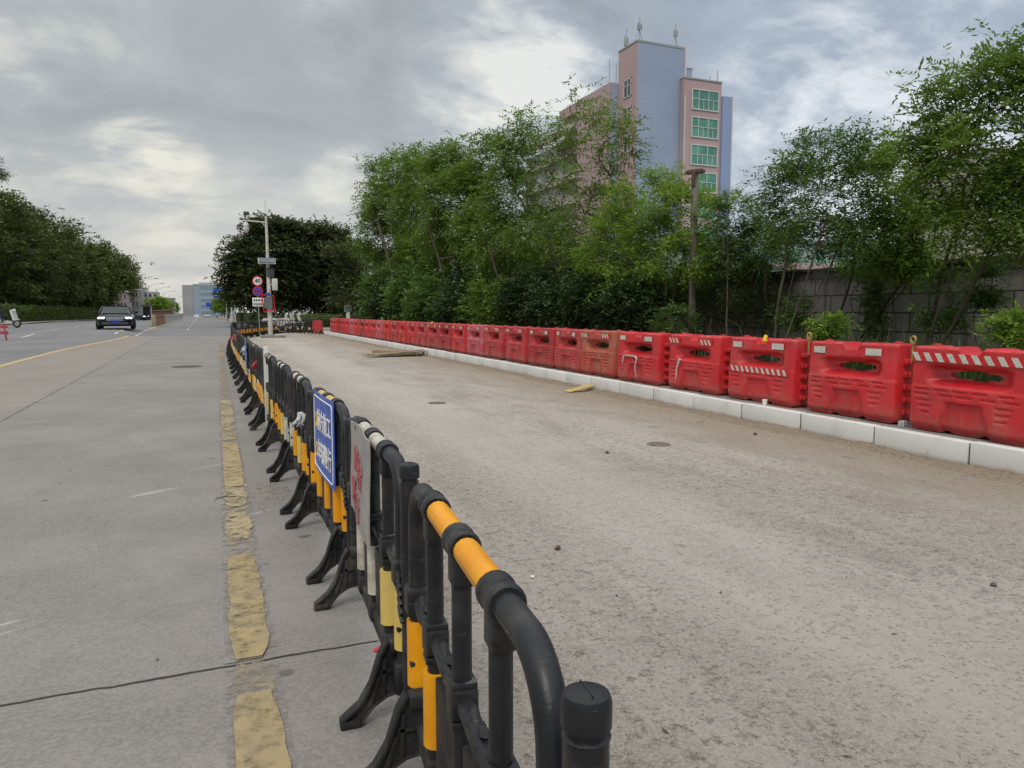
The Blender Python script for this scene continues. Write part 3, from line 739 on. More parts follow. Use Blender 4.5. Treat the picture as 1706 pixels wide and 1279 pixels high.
def hanging_sheet(w_, h_, th, fn, nx=14, nz=12):
    """thin sheet in YZ, centred, pushed along X by fn(y,z)"""
    b = MB(); vs = []
    for s in (0, 1):
        for j in range(nz + 1):
            for i in range(nx + 1):
                y = -w_ / 2 + w_ * i / nx; z = -h_ / 2 + h_ * j / nz; vs.append((fn(y, z) + s * th, y, z))
    n = nx + 1; K = n * (nz + 1); fs = []
    for j in range(nz):
        for i in range(nx):
            q = (j * n + i, j * n + i + 1, (j + 1) * n + i + 1, (j + 1) * n + i); fs.append(q); fs.append(tuple(k + K for k in reversed(q)))
    for i in range(nx): fs.append((i, i + 1, i + 1 + K, i + K)); a = nz * n; fs.append((a + i, a + i + 1, a + i + 1 + K, a + i + K))
    for j in range(nz): fs.append((j * n, (j + 1) * n, (j + 1) * n + K, j * n + K)); a = nx; fs.append((j * n + a, (j + 1) * n + a, (j + 1) * n + a + K, j * n + a + K))
    b.add(vs, fs); return b
def panel_frame(i, off=-.075):
    a = Vector((*JP[i], 0)); c = Vector((*JP[i + 1], 0)); ang = math.atan2(-(c.x - a.x), c.y - a.y); return a, c, ang
# blue sign
a, c, ang = panel_frame(2)
mid = a.lerp(c, .46)
sg = thing('road_works_sign', 'blue sign with white characters hung on the black barrier row', 'sign', (mid.x - .040, mid.y, .79), ang)
curve = lambda y, z: -.012 * cos(y * 3.0)
hanging_sheet(.84, .55, .004, curve).build('sign_board', M['blue'], sg)
b = MB()
for r_, wd in ((.395, .008),):
    pts = []
    for (cy_, cz_, a0) in ((.355, .215, 0), (-.355, .215, pi / 2), (-.355, -.215, pi), (.355, -.215, 3 * pi / 2)):
        pts += [(curve(cy_ + .03 * cos(q), 0) - .003, cy_ + .03 * cos(q), cz_ + .03 * sin(q)) for q in span(a0, a0 + pi / 2, 4)]
    full = []
    for p, q in zip(pts, pts[1:] + pts[:1]):
        for k in range(5):
            y = p[1] + (q[1] - p[1]) * k / 5; full.append((curve(y, 0) - .003, y, p[2] + (q[2] - p[2]) * k / 5))
    b.tube(full, .0045, 4, closed=True)
b.build('border_line', M['white'], sg)
for row, (txt, z) in enumerate((('前方施工', .085), ('车辆慢行', -.12))):
    for k, chh in enumerate(txt):
        y = .13 - k * .135
        lettering('lettering', chh, .15, M['white'], sg, (curve(y, z) - .004, y, z), weight=.002)
    b = MB(); y = .27
    b.prism([(-.05, -.05), (.05, -.05), (0, .05)], .004, Matrix.Rotation(pi / 2, 3, 'Z'), (curve(y, z) - .004, y, z)); b.build('warning_triangle', M['yellowletter'], sg)
    b = MB(); b.box((curve(y, z) - .008, y, z - .005), (.002, .010, .04)); b.build('exclamation_mark', M['darkbox'], sg)
# grey board with red writing
a, c, ang = panel_frame(1)
mid = a.lerp(c, .56)
gb = thing('handwritten_board', 'grey weathered board with red hand-painted characters on the barrier row', 'sign', (mid.x - .045, mid.y, .835), ang)
cv2 = lambda y, z: .012 * sin(y * 9 + z * 3) + .01 * sin(z * 8) - .012
bb = hanging_sheet(.64, .44, .006, cv2, 18, 16)
bb.v = [(v[0], v[1], v[2] - (max(0, -v[1] - .1) * .18 if v[2] < -.05 else 0)) for v in bb.v]
bb.build('board', M['paper'], gb)
for k, (chh, y, z, s_) in enumerate((('加', .17, .04, .13), ('安', .02, .03, .13), ('检', -.13, .01, .14), ('请', .18, -.11, .13), ('勿', .04, -.12, .11), ('行', -.10, -.14, .14))):
    lettering('lettering', chh, s_, M['redink'], gb, (cv2(y, z) - .006, y, z), weight=.004 if k in (0, 3) else .0)

# white plank, rags and bits of tape tied to the row
i = 6; a, c, ang = panel_frame(5)
b = MB(); b.box((0, 0, .60), (.05, .20, 1.08), ch=.003)
o = b.build('white_plank', M['whitebox'], loc=(.775, 10.35, .012)); tag(o, 'narrow white plank standing upright in the black barrier row', 'plank')
def rag(y, z, s, label, mat='cloth', dxx=-.04):
    b = MB(); x = float(FX(y)) + dxx
    for k in range(3):
        p = [(x + R.uniform(-.3, .3) * s, y + R.uniform(-.5, .5) * s, z + R.uniform(-.1, .1) * s)]
        for q in range(4): p.append((p[-1][0] + R.uniform(-.25, .15) * s, p[-1][1] + R.uniform(-.3, .3) * s, p[-1][2] - R.uniform(.1, .35) * s))
        b.tube(p, [s * .12, s * .2, s * .16, s * .13, s * .04], 7)
    b.lathe([(.0, -s * .2), (s * .2, -s * .1), (s * .22, s * .1), (.0, s * .2)], (x, y, z), 8)
    tag(b.build('rag', M[mat]), label, 'rag')
rag(6.0, .80, .10, 'white rag knotted on the barrier just beyond the blue sign', dxx=-.06)
rag(16.2, .9, .16, 'pale rag tied on the barrier row beyond the white plank')
rag(23.0, .95, .2, 'pinkish rag tied high on the far part of the barrier row', 'redpink')
rag(12.3, .82, .12, 'small red rag hanging in the barrier row', 'redmid')
b = hanging_sheet(.8, .62, .006, lambda y, z: .01 * sin(y * 5)); o = b.build('small_blue_board', material('faded_blue_board', (.16, .24, .52), (.10, .16, .42), 5, .5), loc=(float(FX(15.4)) - .07, 15.4, .75)); tag(o, 'faded blue board hung on the far barrier row', 'sign')

# ------------------------------------------------------------------ red water-filled barriers
BL, BH, BD = 1.42, .97, .40
def barrier_meshes():
    U, V = 96, 66
    def topz(u):
        z = .975
        for a0, b0, hh in ((.0, .20, .0), (.20, .30, -.032), (.30, .42, .0), (.42, .60, -.085), (.60, .74, .0), (.74, .83, -.032), (.83, 1.0, .0)):
            if a0 <= u <= b0: return (.985 + hh) * BH
        return z * BH
    def tz(u): return sum(topz(min(1, max(0, u + d))) for d in (-.012, -.006, 0, .006, .012)) / 5 - .012 * ((abs(u - .5) * 2) ** 14)
    def bz(u): return .028 * exp(-((u - .33) / .035) ** 2) + .032 * exp(-((u - .64) / .035) ** 2) + .045 * max(0, (abs(u - .5) * 2 - .9) / .1) ** 2
    def sst(a, b, x): return ss((x - a) / (b - a))
    def depth(u, z):
        e = abs(u - .5) * 2
        d = BD / 2 * (1 - .28 * max(0, (e - .93) / .07) ** 2.2)
        d -= .022 * sst(.50, 1.0, z) + .012 * sst(.515, .53, z)                # upper part stands back
        d -= .05 * (1 - sst(0, .11, z)) ** 1.6 * .9                               # foot chamfer
        d -= .030 * sst(.955, .985, z)
        d -= .013 * sst(.855, .865, z) * (1 - sst(.895, .905, z)) * 0
        # recess round the opening
        ru = max(0, abs(u - .5) - .23) / .15; rz = max(0, abs(z - .665) - .052) / .085
        rr = hypot(ru, rz)
        d -= (BD / 2 - .045) * (1 - ss(rr)) * .93
        # panel recess low in the middle
        wv = .135 + .05 * (1 - sst(.05, .36, z))
        m = (1 - sst(wv, wv + .03, abs(u - .485))) * (1 - sst(.34, .37, z)); d -= .042 * m
        # wedge facets beside it
        for c0 in (.24, .76):
            k = max(0, 1 - abs(u - c0) / .09) * (1 - sst(.18, .34, z)) * sst(.0, .10, z); d += .018 * k
        # brick-like slots
        for zc, cs in ((.485, (.12, .29, .45, .61, .82)), (.425, (.12, .33, .48, .68, .86)), (.355, (.14, .80)), (.285, (.15, .80)), (.215, (.16, .79))):
            for c0 in cs:
                hw = .055 if zc > .4 else .065 - (.36 - zc) * .2
                d -= .016 * (1 - sst(hw, hw + .012, abs(u - c0))) * (1 - sst(.008, .018, abs(z - zc)))
        d -= .010 * (1 - sst(.006, .014, abs(z - .90))) * (1 - sst(.10, .13, abs(u - .52)))
        return max(.03, d)
    def inhole(u, z): return ((u - .5) / .215) ** 2 + ((z - .665) / .058) ** 2 < 1
    n = U + 1; fr = []; bk = []; gridp = {}
    for j in range(V + 1):
        for i in range(n):
            u = i / U; b0, t0 = bz(u), tz(u); zf = j / V; z = b0 + (t0 - b0) * zf
            uu, zz = u, z / BH
            r = sqrt(((uu - .5) / .215) ** 2 + ((zz - .665) / .058) ** 2)
            if .80 < r < 1.22: uu = .5 + (uu - .5) / r; zz = .665 + (zz - .665) / r; r = 1
            z2 = zz * BH; d = depth(uu, zz)
            y = (.5 - uu) * BL                      # u runs left to right as seen from the road
            fr.append((-d, y, z2)); bk.append((d, y, z2))
    inside = [[not (lambda u, z: (((u - .5) / .215) ** 2 + ((z - .665) / .058) ** 2 < 1.0))((i + .5) / U, (bz((i + .5) / U) + (tz((i + .5) / U) - bz((i + .5) / U)) * (j + .5) / V) / BH) for i in range(U)] for j in range(V)]
    b = MB(); K = n * (V + 1); fs = []
    def ok(i, j): return 0 <= i < U and 0 <= j < V and inside[j][i]
    for j in range(V):
        for i in range(U):
            if not inside[j][i]: continue
            q = (j * n + i, j * n + i + 1, (j + 1) * n + i + 1, (j + 1) * n + i); fs.append(q); fs.append(tuple(k + K for k in reversed(q)))
            for (di, dj, p0, p1) in ((-1, 0, q[0], q[3]), (1, 0, q[1], q[2]), (0, -1, q[0], q[1]), (0, 1, q[3], q[2])):
                if not ok(i + di, j + dj): fs.append((p0, p1, p1 + K, p0 + K))
    b.add(fr + bk, fs)
    body = b.mesh('body', M['red'], 42)
    # hinge lugs; each is a little block with a hollow
    def lugs(zs):
        b = MB()
        for z in zs:
            b.box((0, .030, z), (.13, .07, .068), ch=.012); b.box((0, .085, z), (.075, .06, .058), ch=.012)
            b.box((-.066, .025, z), (.012, .035, .03))
        b.box((0, .004, (zs[0] + zs[-1]) / 2), (.09, .02, zs[-1] - zs[0]))
        return b.mesh('hinge_lugs', M['red'])
    near = lugs([.14, .29, .44, .59, .74]); farl = lugs([.215, .365, .515, .665, .815])
    b = MB(); b.lathe([(.055, 0), (.055, .012), (.045, .014), (.045, .022), (.02, .026)], n=18); cap = b.mesh('filler_cap', M['red'])
    return body, near, farl, cap
BODY, LUGN, LUGF, CAPM = barrier_meshes()
def stripes(kind):
    """reflective marks on the front: list of (name, mesh)"""
    xf = -BD / 2 + .016; out = []
    def para(y0, y1, z0, z1, sl, x, mat_i, b): b.mi = mat_i; b.prism([(y0, z0), (y1, z0), (y1 + sl, z1), (y0 + sl, z1)], .003, Matrix.Rotation(pi / 2, 3, 'Z'), (x, 0, 0))
    if kind == 'squares':
        for y in (.50, -.38):
            b = MB(); b.box((xf - .003, y, .845), (.003, .24 if y < 0 else .20, .085)); out.append(('reflector', b.mesh('reflector', M['reflect'])))
    elif kind == 'smallsquares':
        for y in (.50, -.36):
            b = MB(); b.box((xf - .003, y, .845), (.003, .15, .085)); out.append(('reflector', b.mesh('reflector', M['reflect'])))
    elif kind == 'slants':
        for y in (.52, -.40):
            b = MB(); b.box((xf - .002, y, .845), (.003, .30, .09)); b2 = MB()
            for q in (-.10, .0, .10): para(y + q - .022, y + q + .022, .802, .888, .055, xf - .005, 0, b2)
            out.append(('reflector', b.mesh('reflector', M['reflred']))); out.append(('reflector', b2.mesh('reflector', M['reflect'])))
    elif kind == 'band_top':
        b = MB(); b.box((xf - .003, 0, .835), (.003, 1.34, .10)); out.append(('reflective_tape', b.mesh('reflective_tape', M['reflred']))); b2 = MB()
        for q in range(9): y = -.60 + q * .145; para(y, y + .07, .787, .883, .06, xf - .006, 0, b2)
        out.append(('tape_stripes', b2.mesh('tape_stripes', M['reflect'])))
    elif kind == 'band_low':
        x0 = -BD / 2 - .004
        b = MB(); b.box((x0 - .0, 0, .475), (.004, 1.30, .085)); out.append(('reflective_tape', b.mesh('reflective_tape', M['reflred']))); b2 = MB()
        for q in range(11): y = -.60 + q * .113; para(y, y + .05, .434, .516, .045, x0 - .004, 0, b2)
        out.append(('tape_stripes', b2.mesh('tape_stripes', M['reflect'])))
        return out + stripes('squares')
    return out
STR = {k: stripes(k) for k in ('squares', 'smallsquares', 'slants', 'band_top', 'band_low')}
EDGE = [6.07, 7.71, 9.39, 11.06, 12.79, 14.42, 15.9, 17.4, 19.1, 20.85, 22.5, 24.15, 25.85, 27.5, 29.1, 30.75, 32.4, 34.05, 35.7, 37.4, 39.0, 40.7, 42.3, 44.0, 45.65, 47.3, 49.0, 50.6, 52.3, 54.0]
KINDS = ['band_top', 'squares', 'band_low', 'slants', 'squares', 'slants', 'smallsquares', 'smallsquares', 'slants', 'slants', 'smallsquares', 'squares', 'smallsquares', 'smallsquares']
TINT = {10: 'redpink', 5: 'reddust', 24: 'redpink', 6: 'redmid', 13: 'redmid', 17: 'redmid', 11: 'red', 19: 'redpink', 8: 'redmid'}
DESC = {0: 'red water barrier at the right edge, striped tape band across its top', 1: 'red water barrier with two white reflectors, between the two striped ones',
        2: 'red water barrier with a striped tape band below its opening', 5: 'dust-browned red water barrier with slanted reflectors',
        10: 'faded pink water barrier among red ones, nearer of the pink barriers', 3: 'red water barrier with slanted reflectors and one hanging strip of tape',
        4: 'red water barrier with a torn tape strip hanging in two tails', 24: 'faded pink water barrier near the far end of the row', 19: 'slightly faded pinkish water barrier in the far half of the row'}
G_B = 'red water barriers on the kerb'
for i, e in enumerate(EDGE):
    y = e - BL / 2 - .0; x = KX(y) + .30 + BD / 2
    slope = atan(.0195)
    t = thing('water_barrier', DESC.get(i, f'red plastic water barrier, {ordinal(i)} from the right end of the row'), 'water barrier', (x + R.uniform(-.025, .025), y, .272), -slope + R.uniform(-.035, .035), G_B)
    t.rotation_euler = (R.uniform(-.008, .008), R.uniform(-.012, .012), t.rotation_euler[2])
    mt = M[TINT.get(i, ['red', 'redbright', 'red', 'redmid', 'reddeep'][(i * 7) % 5] if i > 5 else 'red')]
    def part(nm, me, loc=None, ry=0):
        if me.materials[0] == M['red'] and mt != M['red']: me = me.copy(); me.materials.clear(); me.materials.append(mt)
        o = link_mesh(nm, me, t, loc)
        if ry: o.rotation_euler = (0, 0, ry)
        return o
    part('body', BODY)
    if i < 20:
        part('hinge_lugs', LUGF, (0, BL / 2 - .02, 0)); part('hinge_lugs', LUGN, (0, -BL / 2 + .02, 0), pi)
    for yy in (.55, -.55): part('filler_cap', CAPM, (.03, yy, BH * .982))
    k = KINDS[i] if i < len(KINDS) else R.choice(['smallsquares', 'slants', 'smallsquares', 'none'])
    for nm, me in STR.get(k, []): link_mesh(nm, me, t)
    if i == 4:
        b = MB(); xf = -BD / 2 - .018
        for q in range(6): b.prism([(.02 + q * .055, .49), (.05 + q * .055, .49), (.065 + q * .055, .525), (.035 + q * .055, .525)], .006, Matrix.Rotation(pi / 2, 3, 'Z'), (xf - .004, 0, 0))
        b.tube([(xf, .0, .50), (xf, -.05, .46), (xf - .01, -.02, .36), (xf, .01, .25), (xf + .01, -.03, .10)], [.022, .018, .012, .01, .006], 5)
        b.tube([(xf, .40, .50), (xf - .01, .43, .42), (xf, .45, .34)], [.016, .014, .008], 5)
        b.build('torn_tape', M['reflect'], t)
        b = MB(); b.box((xf + .002, .18, .507), (.005, .40, .05), ch=.002); b.build('torn_tape', M['reflred'], t)
    if i == 3:
        b = MB(); xf = -BD / 2 - .018
        b.tube([(xf, .30, .53), (xf, .34, .47), (xf - .01, .38, .36), (xf, .40, .26), (xf + .01, .44, .15)], [.026, .02, .014, .015, .008], 5); b.build('torn_tape', M['reflect'], t)
def ring_pin(y, label):
    x = KX(y) + .30 + BD / 2 - .03; b = MB(); b.tube([(x, y, 1.02), (x, y, 1.235)], .014, 8)
    b.tube([(x, y + .034 * cos(a), 1.29 + .034 * sin(a)) for a in span(0, 2 * pi, 16)[:-1]], .013, 8, closed=True); b.box((x, y, 1.245), (.05, .05, .03), ch=.006)
    tag(b.build('locking_pin', M['brass']), label, 'pin', 'ring-headed pins joining the water barriers')
ring_pin(6.19, 'yellow ring-headed pin joining the two nearest red water barriers')
ring_pin(7.84, 'yellow ring-headed pin joining the second and third red water barriers')
def cap_lamp(i, yo, label):
    y = EDGE[i] - BL / 2 + yo; x = KX(y) + .30 + .05; b = MB()
    b.lathe([(.045, 0), (.05, .015), (.032, .03), (.028, .09), (.018, .105)], n=14, M=Matrix.Rotation(.25, 3, 'Y'), c=(x, y, .272 + BH * .93)); tag(b.build('warning_beacon', M['yellowp']), label, 'beacon')
cap_lamp(2, -.08, 'small yellow plastic cap on top of the nearest-but-two red water barrier')
cap_lamp(13, .1, 'yellow plastic cap on a red water barrier halfway down the row')
b = MB(); c = gnd(1242, 676, .272)
b.lathe([(.028, 0), (.038, .085), (.036, .085), (.026, .006)], n=16, c=(KX(8.6) + .17, 8.35, .272)); tag(b.build('paper_cup', M['white']), 'crumpled white cup standing on the kerb before a red barrier', 'cup')
b = MB()
for q in range(4): b.box((R.uniform(-.02, .02), q * .008, .02 + q * .0), (.09, .02, .07), Matrix.Rotation(R.uniform(-.5, .5), 3, 'Z'), .004)
tag(b.build('litter', M['cloth'], loc=(KX(6.2) + .34, 6.16, .28)), 'crumpled white litter between the two nearest red water barriers', 'litter')

# yellow board leaning off the kerb
c = gnd(914, 656); c2 = gnd(966, 652); d = (c2 - c)
b = MB(); b.box((0, 0, 0), (.62, .20, .022), ch=.004)
o = b.build('yellow_board', M['paleyellow']); o.location = (KX(13.3) - .34, 13.25, .075); o.rotation_euler = (0, -.16, .16)
tag(o, 'flat yellow board lying on the ground against the kerb', 'board')
yb = o
b = MB()
for q in range(7): b.box((-.24 + q * .08, 0, .0125), (.045, .05 + .02 * (q % 2), .002))
b.build('faded_marks', M['wood'], yb)

# pile of planks and rubble by the kerb
pc_ = gnd(655, 594)
pl = thing('plank_pile', 'low pile of old planks and broken wood lying by the kerb', 'debris pile', (pc_.x + .3, pc_.y, .008))
for k in range(11):
    b = MB(); L = R.uniform(1.2, 2.3); b.box((0, 0, 0), (L, .14, .03), ch=.004)
    o = b.build('plank', M['wood'], pl); o.location = (R.uniform(-.4, .2), R.uniform(-.45, .45), .04 + .05 * (k // 3) + R.uniform(0, .02)); o.rotation_euler = (R.uniform(-.10, .10), R.uniform(-.07, .05), R.uniform(-.28, .28))
for k in range(5):
    b = MB(); b.box((0, 0, 0), (R.uniform(.2, .4), R.uniform(.15, .25), R.uniform(.1, .22)), ch=.02)
    o = b.build('broken_block', M['darkbox'] if k % 2 else M['concreteold'], pl); o.location = (1.1 + k * .17, R.uniform(-.5, .1) - k * .1, .09); o.rotation_euler = (R.uniform(-.4, .4), R.uniform(-.6, .6), R.uniform(0, 3))
# litter and clods on the bare ground
def bit(px, py, s, mat, label, cat='stone', name='stone'):
    c = gnd(px, py); b = MB()
    pts = [(-.5, 0), (-.3, .35), (.1, .45), (.45, .2), (.5, 0)]
    b.lathe([(.3 * s, 0), (.5 * s, .18 * s), (.36 * s, .4 * s), (.1 * s, .48 * s)], n=7); b.v = [(x * R.uniform(.8, 1.3), y * R.uniform(.7, 1.2), z * R.uniform(.7, 1.2)) for x, y, z in b.v]
    tag(b.build(name, mat, loc=(c.x, c.y, .008), rz=R.uniform(0, 3)), label, cat)
bit(929, 917, .05, M['rustwood'], 'dry brown leaf curl lying on the bare ground in the middle', 'leaf', 'dead_leaf')
bit(1655, 978, .04, M['darkbox'], 'dark twig end lying on the bare ground at the right', 'twig', 'twig')
bit(628, 1087, .035, M['signred'], 'small red scrap on the concrete beside the barrier feet', 'scrap', 'scrap')
bit(887, 964, .03, M['reflect'], 'pale scrap lying on the bare ground below the brown leaf', 'scrap', 'scrap')
bit(1258, 725, .06, M['darkbox'], 'dark clod on the bare ground before the water barriers', 'clod', 'clod')
bit(1012, 756, .05, M['darkbox'], 'dark clod in the middle of the bare ground', 'clod', 'clod')
c = gnd(386, 831); b = MB(); b.tube([(-.10, 0, .006), (-.03, .01, .014), (.05, -.005, .010), (.11, .01, .006)], .004, 5); tag(b.build('twig', M['rustwood'], loc=(c.x - .03, c.y, .010)), 'thin dark twig across the yellow line', 'twig')

# ------------------------------------------------------------------ vegetation
def np_mesh(name, V, Fc, mat, tone=None, extra=None):
    """V (n,3), Fc (m,4) quads"""
    me = bpy.data.meshes.new(name); n, m = len(V), len(Fc)
    me.vertices.add(n); me.vertices.foreach_set('co', np.asarray(V, dtype=np.float32).ravel())
    me.loops.add(m * 4); me.loops.foreach_set('vertex_index', np.asarray(Fc, dtype=np.int32).ravel())
    me.polygons.add(m); me.polygons.foreach_set('loop_start', np.arange(m, dtype=np.int32) * 4)
    for mm in (mat if isinstance(mat, list) else [mat]): me.materials.append(mm)
    if extra is not None: me.polygons.foreach_set('material_index', np.asarray(extra, dtype=np.int32))
    me.update(calc_edges=True)
    if tone is not None:
        a = me.attributes.new('tone', 'FLOAT', 'FACE'); a.data.foreach_set('value', np.asarray(tone, dtype=np.float32))
    return me
def unit(v): return v / np.maximum(1e-6, np.linalg.norm(v, axis=-1, keepdims=True))
def leaf_quads(P, D, N, L, Wd):
    """rhombic leaves at P, along D, normal-ish N, length L, width Wd"""
    D = unit(D); S = unit(np.cross(D, N)); L = L[:, None]; Wd = Wd[:, None]
    a = P; b = P + D * L * .45 + S * Wd * .5; c = P + D * L; d = P + D * L * .45 - S * Wd * .5
    return np.stack([a, b, c, d], 1).reshape(-1, 3)
def sprays(C, cen, ns, nl, rad, slen, ll, lw, droop=.2, flat=.6, out=.6):
    """C clump centres (n,3); each clump gets ns sprays of nl leaflets"""
    n = len(C); base = np.repeat(C, ns, 0)
    off = rng.normal(size=(n * ns, 3)) * np.array([1, 1, flat]) * rad * .5
    dirn = unit(unit(base - cen) * out + rng.normal(size=(n * ns, 3)) * np.array([1, 1, .5]) * .8 + np.array([0, 0, .15 - droop]))
    P0 = base + off; sl = slen * rng.uniform(.6, 1.25, n * ns)
    t = (np.arange(nl) + .5) / nl
    P = P0[:, None, :] + dirn[:, None, :] * (sl[:, None] * t)[:, :, None] + np.array([0, 0, -1]) * (droop * sl[:, None] * t ** 2)[:, :, None]
    side = np.cross(dirn, np.array([0, 0, 1.0])); side = unit(side + rng.normal(size=side.shape) * .25)
    sg_ = np.where(np.arange(nl) % 2 == 0, 1, -1)
    D = side[:, None, :] * sg_[None, :, None] * 1.0 + dirn[:, None, :] * .55 + rng.normal(size=(n * ns, nl, 3)) * .22
    Nn = np.array([0, 0, 1.0]) + rng.normal(size=(n * ns, nl, 3)) * .45
    k = n * ns * nl
    V = leaf_quads(P.reshape(k, 3), D.reshape(k, 3), Nn.reshape(k, 3), ll * rng.uniform(.55, 1.5, k), lw * rng.uniform(.6, 1.4, k))
    tone = np.repeat(rng.uniform(0, 1, n), ns * nl) * .5 + np.repeat(rng.uniform(0, 1, n * ns), nl) * .3 + rng.uniform(0, 1, k) * .2
    return V, tone
def skeleton(stems, C, step, tipr, rmax, bias=1.0):
    """grow limbs from the stems to every clump; returns an MB of tapering tubes"""
    pos = []; par = []
    for st in stems:
        prev = -1
        for p in st: pos.append(np.array(p, float)); par.append(prev); prev = len(pos) - 1
    nst = len(pos); order = np.argsort([min(np.linalg.norm(c - pos[i]) for i in range(nst)) for c in C]) if len(C) else []
    cnt = [0] * len(pos)
    for ci in order:
        c = C[ci]; A = np.array(pos); dv = c - A; dist = np.linalg.norm(dv, axis=1)
        cost = dist + np.where(dv[:, 2] < .15 * dist, dist * 1.2 * bias + .2, 0)
        j = int(np.argmin(cost)); d = c - pos[j]; L = np.linalg.norm(d); k = max(1, int(L / step)); prev = j
        for q in range(1, k + 1):
            f = q / k; p = pos[j] + d * f + np.array([0, 0, -.10 * L * sin(pi * f)]) + rng.normal(size=3) * .03 * L * (q < k)
            pos.append(p); par.append(prev); cnt.append(0); prev = len(pos) - 1
        q = prev
        while q >= 0: cnt[q] += 1; q = par[q]
    b = MB(); vs = []; fs = []
    rad = [min(rmax, tipr * max(1, c) ** .48) for c in cnt]
    for i, p in enumerate(par):
        if p < 0: continue
        a, c = Vector(pos[p]), Vector(pos[i]); r0, r1 = max(rad[p] if cnt[p] < cnt[i] * 3 + 3 else rad[i] * 1.2, rad[i]), rad[i]
        t = (c - a)
        if t.length < 1e-4: continue
        t.normalize(); u = (Vector((0, 0, 1)) if abs(t.z) < .9 else Vector((1, 0, 0))).cross(t).normalized(); w_ = t.cross(u); n = 7 if r1 > .05 else (5 if r1 > .02 else 3); o = len(vs)
        for (cc, rr) in ((a, r0), (c, r1)):
            for k in range(n): an = 2 * pi * k / n; vs.append(cc + u * cos(an) * rr + w_ * sin(an) * rr)
        for k in range(n): fs.append((o + k, o + (k + 1) % n, o + n + (k + 1) % n, o + n + k))
    b.add(vs, fs); return b
def blob_points(blobs, n, shell=.35):
    vol = np.array([b[1][0] * b[1][1] * b[1][2] for b in blobs]) ** .75; pr = vol / vol.sum(); out = []
    for i, (c, r) in enumerate(blobs):
        k = max(2, int(round(n * pr[i]))); v = unit(rng.normal(size=(k, 3))); rr = rng.uniform(shell, 1, (k, 1)) ** .6
        out.append(np.array(c) + v * rr * np.array(r))
    P = np.concatenate(out); keep = [0]
    md = .32 * (np.prod([b[1][0] for b in blobs]) ** (1 / len(blobs))) / max(1, n / len(blobs)) ** (1 / 3)
    for i in range(1, len(P)):
        if np.min(np.linalg.norm(P[keep] - P[i], axis=1)) > md: keep.append(i)
    return P[keep]
LEAFK = 1.0
def tree(name, label, cat, base, blobs, n, leaf, ns=8, nl=9, rad=.3, slen=.35, ll=.08, lw=.03, droop=.2, stems=1, bark='bark', tipr=.006, rmax=.14, lean=.0, flat=.6, pods=0, dens=1.5, big=1.0, group=None, fan=.15, z0=None, top=.62):
    bx, by = base; bz = gz(bx, by) if z0 is None else z0
    C = blob_points(blobs, n); cen = C.mean(0); zt = C[:, 2].max()
    S = []
    for s in range(stems):
        a = R.uniform(0, 2 * pi); f = fan * (stems > 1)
        hb = bz + (zt - bz) * top * R.uniform(.85, 1.1)
        tx = cen[0] + cos(a) * f * (zt - bz); ty = cen[1] + sin(a) * f * (zt - bz); x0 = bx + cos(a) * .12 * (stems > 1); y0 = by + sin(a) * .12 * (stems > 1)
        S.append([(x0 + (tx - x0) * q / 7 + R.gauss(0, .03) * (q > 0), y0 + (ty - y0) * q / 7 + R.gauss(0, .03) * (q > 0), bz - .1 + (hb - bz + .1) * q / 7) for q in range(8)])
    t = thing(name, label, cat, (bx, by, bz), 0, group)
    m = skeleton(S, C, rad * 1.3, tipr * .75, rmax * .85); m.v = [(v[0] - bx, v[1] - by, v[2] - bz) for v in m.v]
    m.build('trunk', M[bark], t, ang=60)
    V, tone = sprays(C, cen, max(5, int(ns * dens)), nl, rad * 1.1, slen * 1.05, ll * 1.15 * big, lw * 1.2 * big, droop, flat)
    mats = [M[leaf]]; ex = None
    if pods:
        Cp = C[C[:, 2] > np.quantile(C[:, 2], .35)]; Cp = Cp[rng.integers(0, len(Cp), pods)]
        Pp = np.repeat(Cp, 9, 0) + rng.normal(size=(pods * 9, 3)) * np.array([.12, .12, .08]) * rad * 2.2
        D = np.array([0, 0, -1.0]) + rng.normal(size=(pods * 9, 3)) * .18; k = len(Pp)
        Vp = leaf_quads(Pp, D, rng.normal(size=(k, 3)), np.full(k, ll * 2.0), np.full(k, lw * .9)); 
        V = np.concatenate([V, Vp]); ex = np.concatenate([np.zeros(len(tone), int), np.ones(k, int)]); tone = np.concatenate([tone, rng.uniform(0, 1, k)]); mats.append(M['pods'])
    V = V - np.array([bx, by, bz]); k = len(V) // 4
    link_mesh('crown', np_mesh('crown', V, np.arange(k * 4).reshape(k, 4), mats, tone, ex), t)
    return t
def pb(lst, X=None, Y=None, dep=1.0):
    """crown lobes given by their place in the picture, put at their own distance with real depth"""
    out = []
    for (px, py, rx, ry) in lst:
        c = at_x(px, py, X) if X is not None else at_y(px, py, Y)
        d = c.x * sin(YAW) + c.y * cos(YAW); out.append(((c.x, c.y, c.z), (rx * d / F, rx * d / F * dep, ry * d / F)))
    return out
G_T = 'young trees between the barriers and the wall'
V0 = .30
tree('feathery_tree', 'tall feathery-leaved tree at the right edge, with several thin leaning stems', 'tree', (11.2, 8.9), pb([(1600, 150, 60, 50), (1660, 132, 60, 38), (1575, 215, 62, 50), (1670, 225, 80, 70), (1610, 300, 80, 55), (1690, 320, 70, 70), (1552, 315, 30, 44), (1640, 385, 80, 34), (1565, 255, 40, 40)], X=11.4), 230, 'leaf', 8, 10, .34, .36, .085, .030, .25, stems=4, tipr=.0045, rmax=.05, z0=V0, fan=.10, pods=8, dens=1.45, big=.98)
tree('feathery_tree', 'tree cut off by the right edge, behind the nearest water barrier', 'tree', (11.6, 7.6), pb([(1760, 120, 60, 50), (1770, 250, 70, 90), (1750, 360, 60, 60)], X=11.6), 110, 'leaf', 8, 9, .32, .36, .09, .032, .25, stems=2, rmax=.05, tipr=.0045, z0=V0)
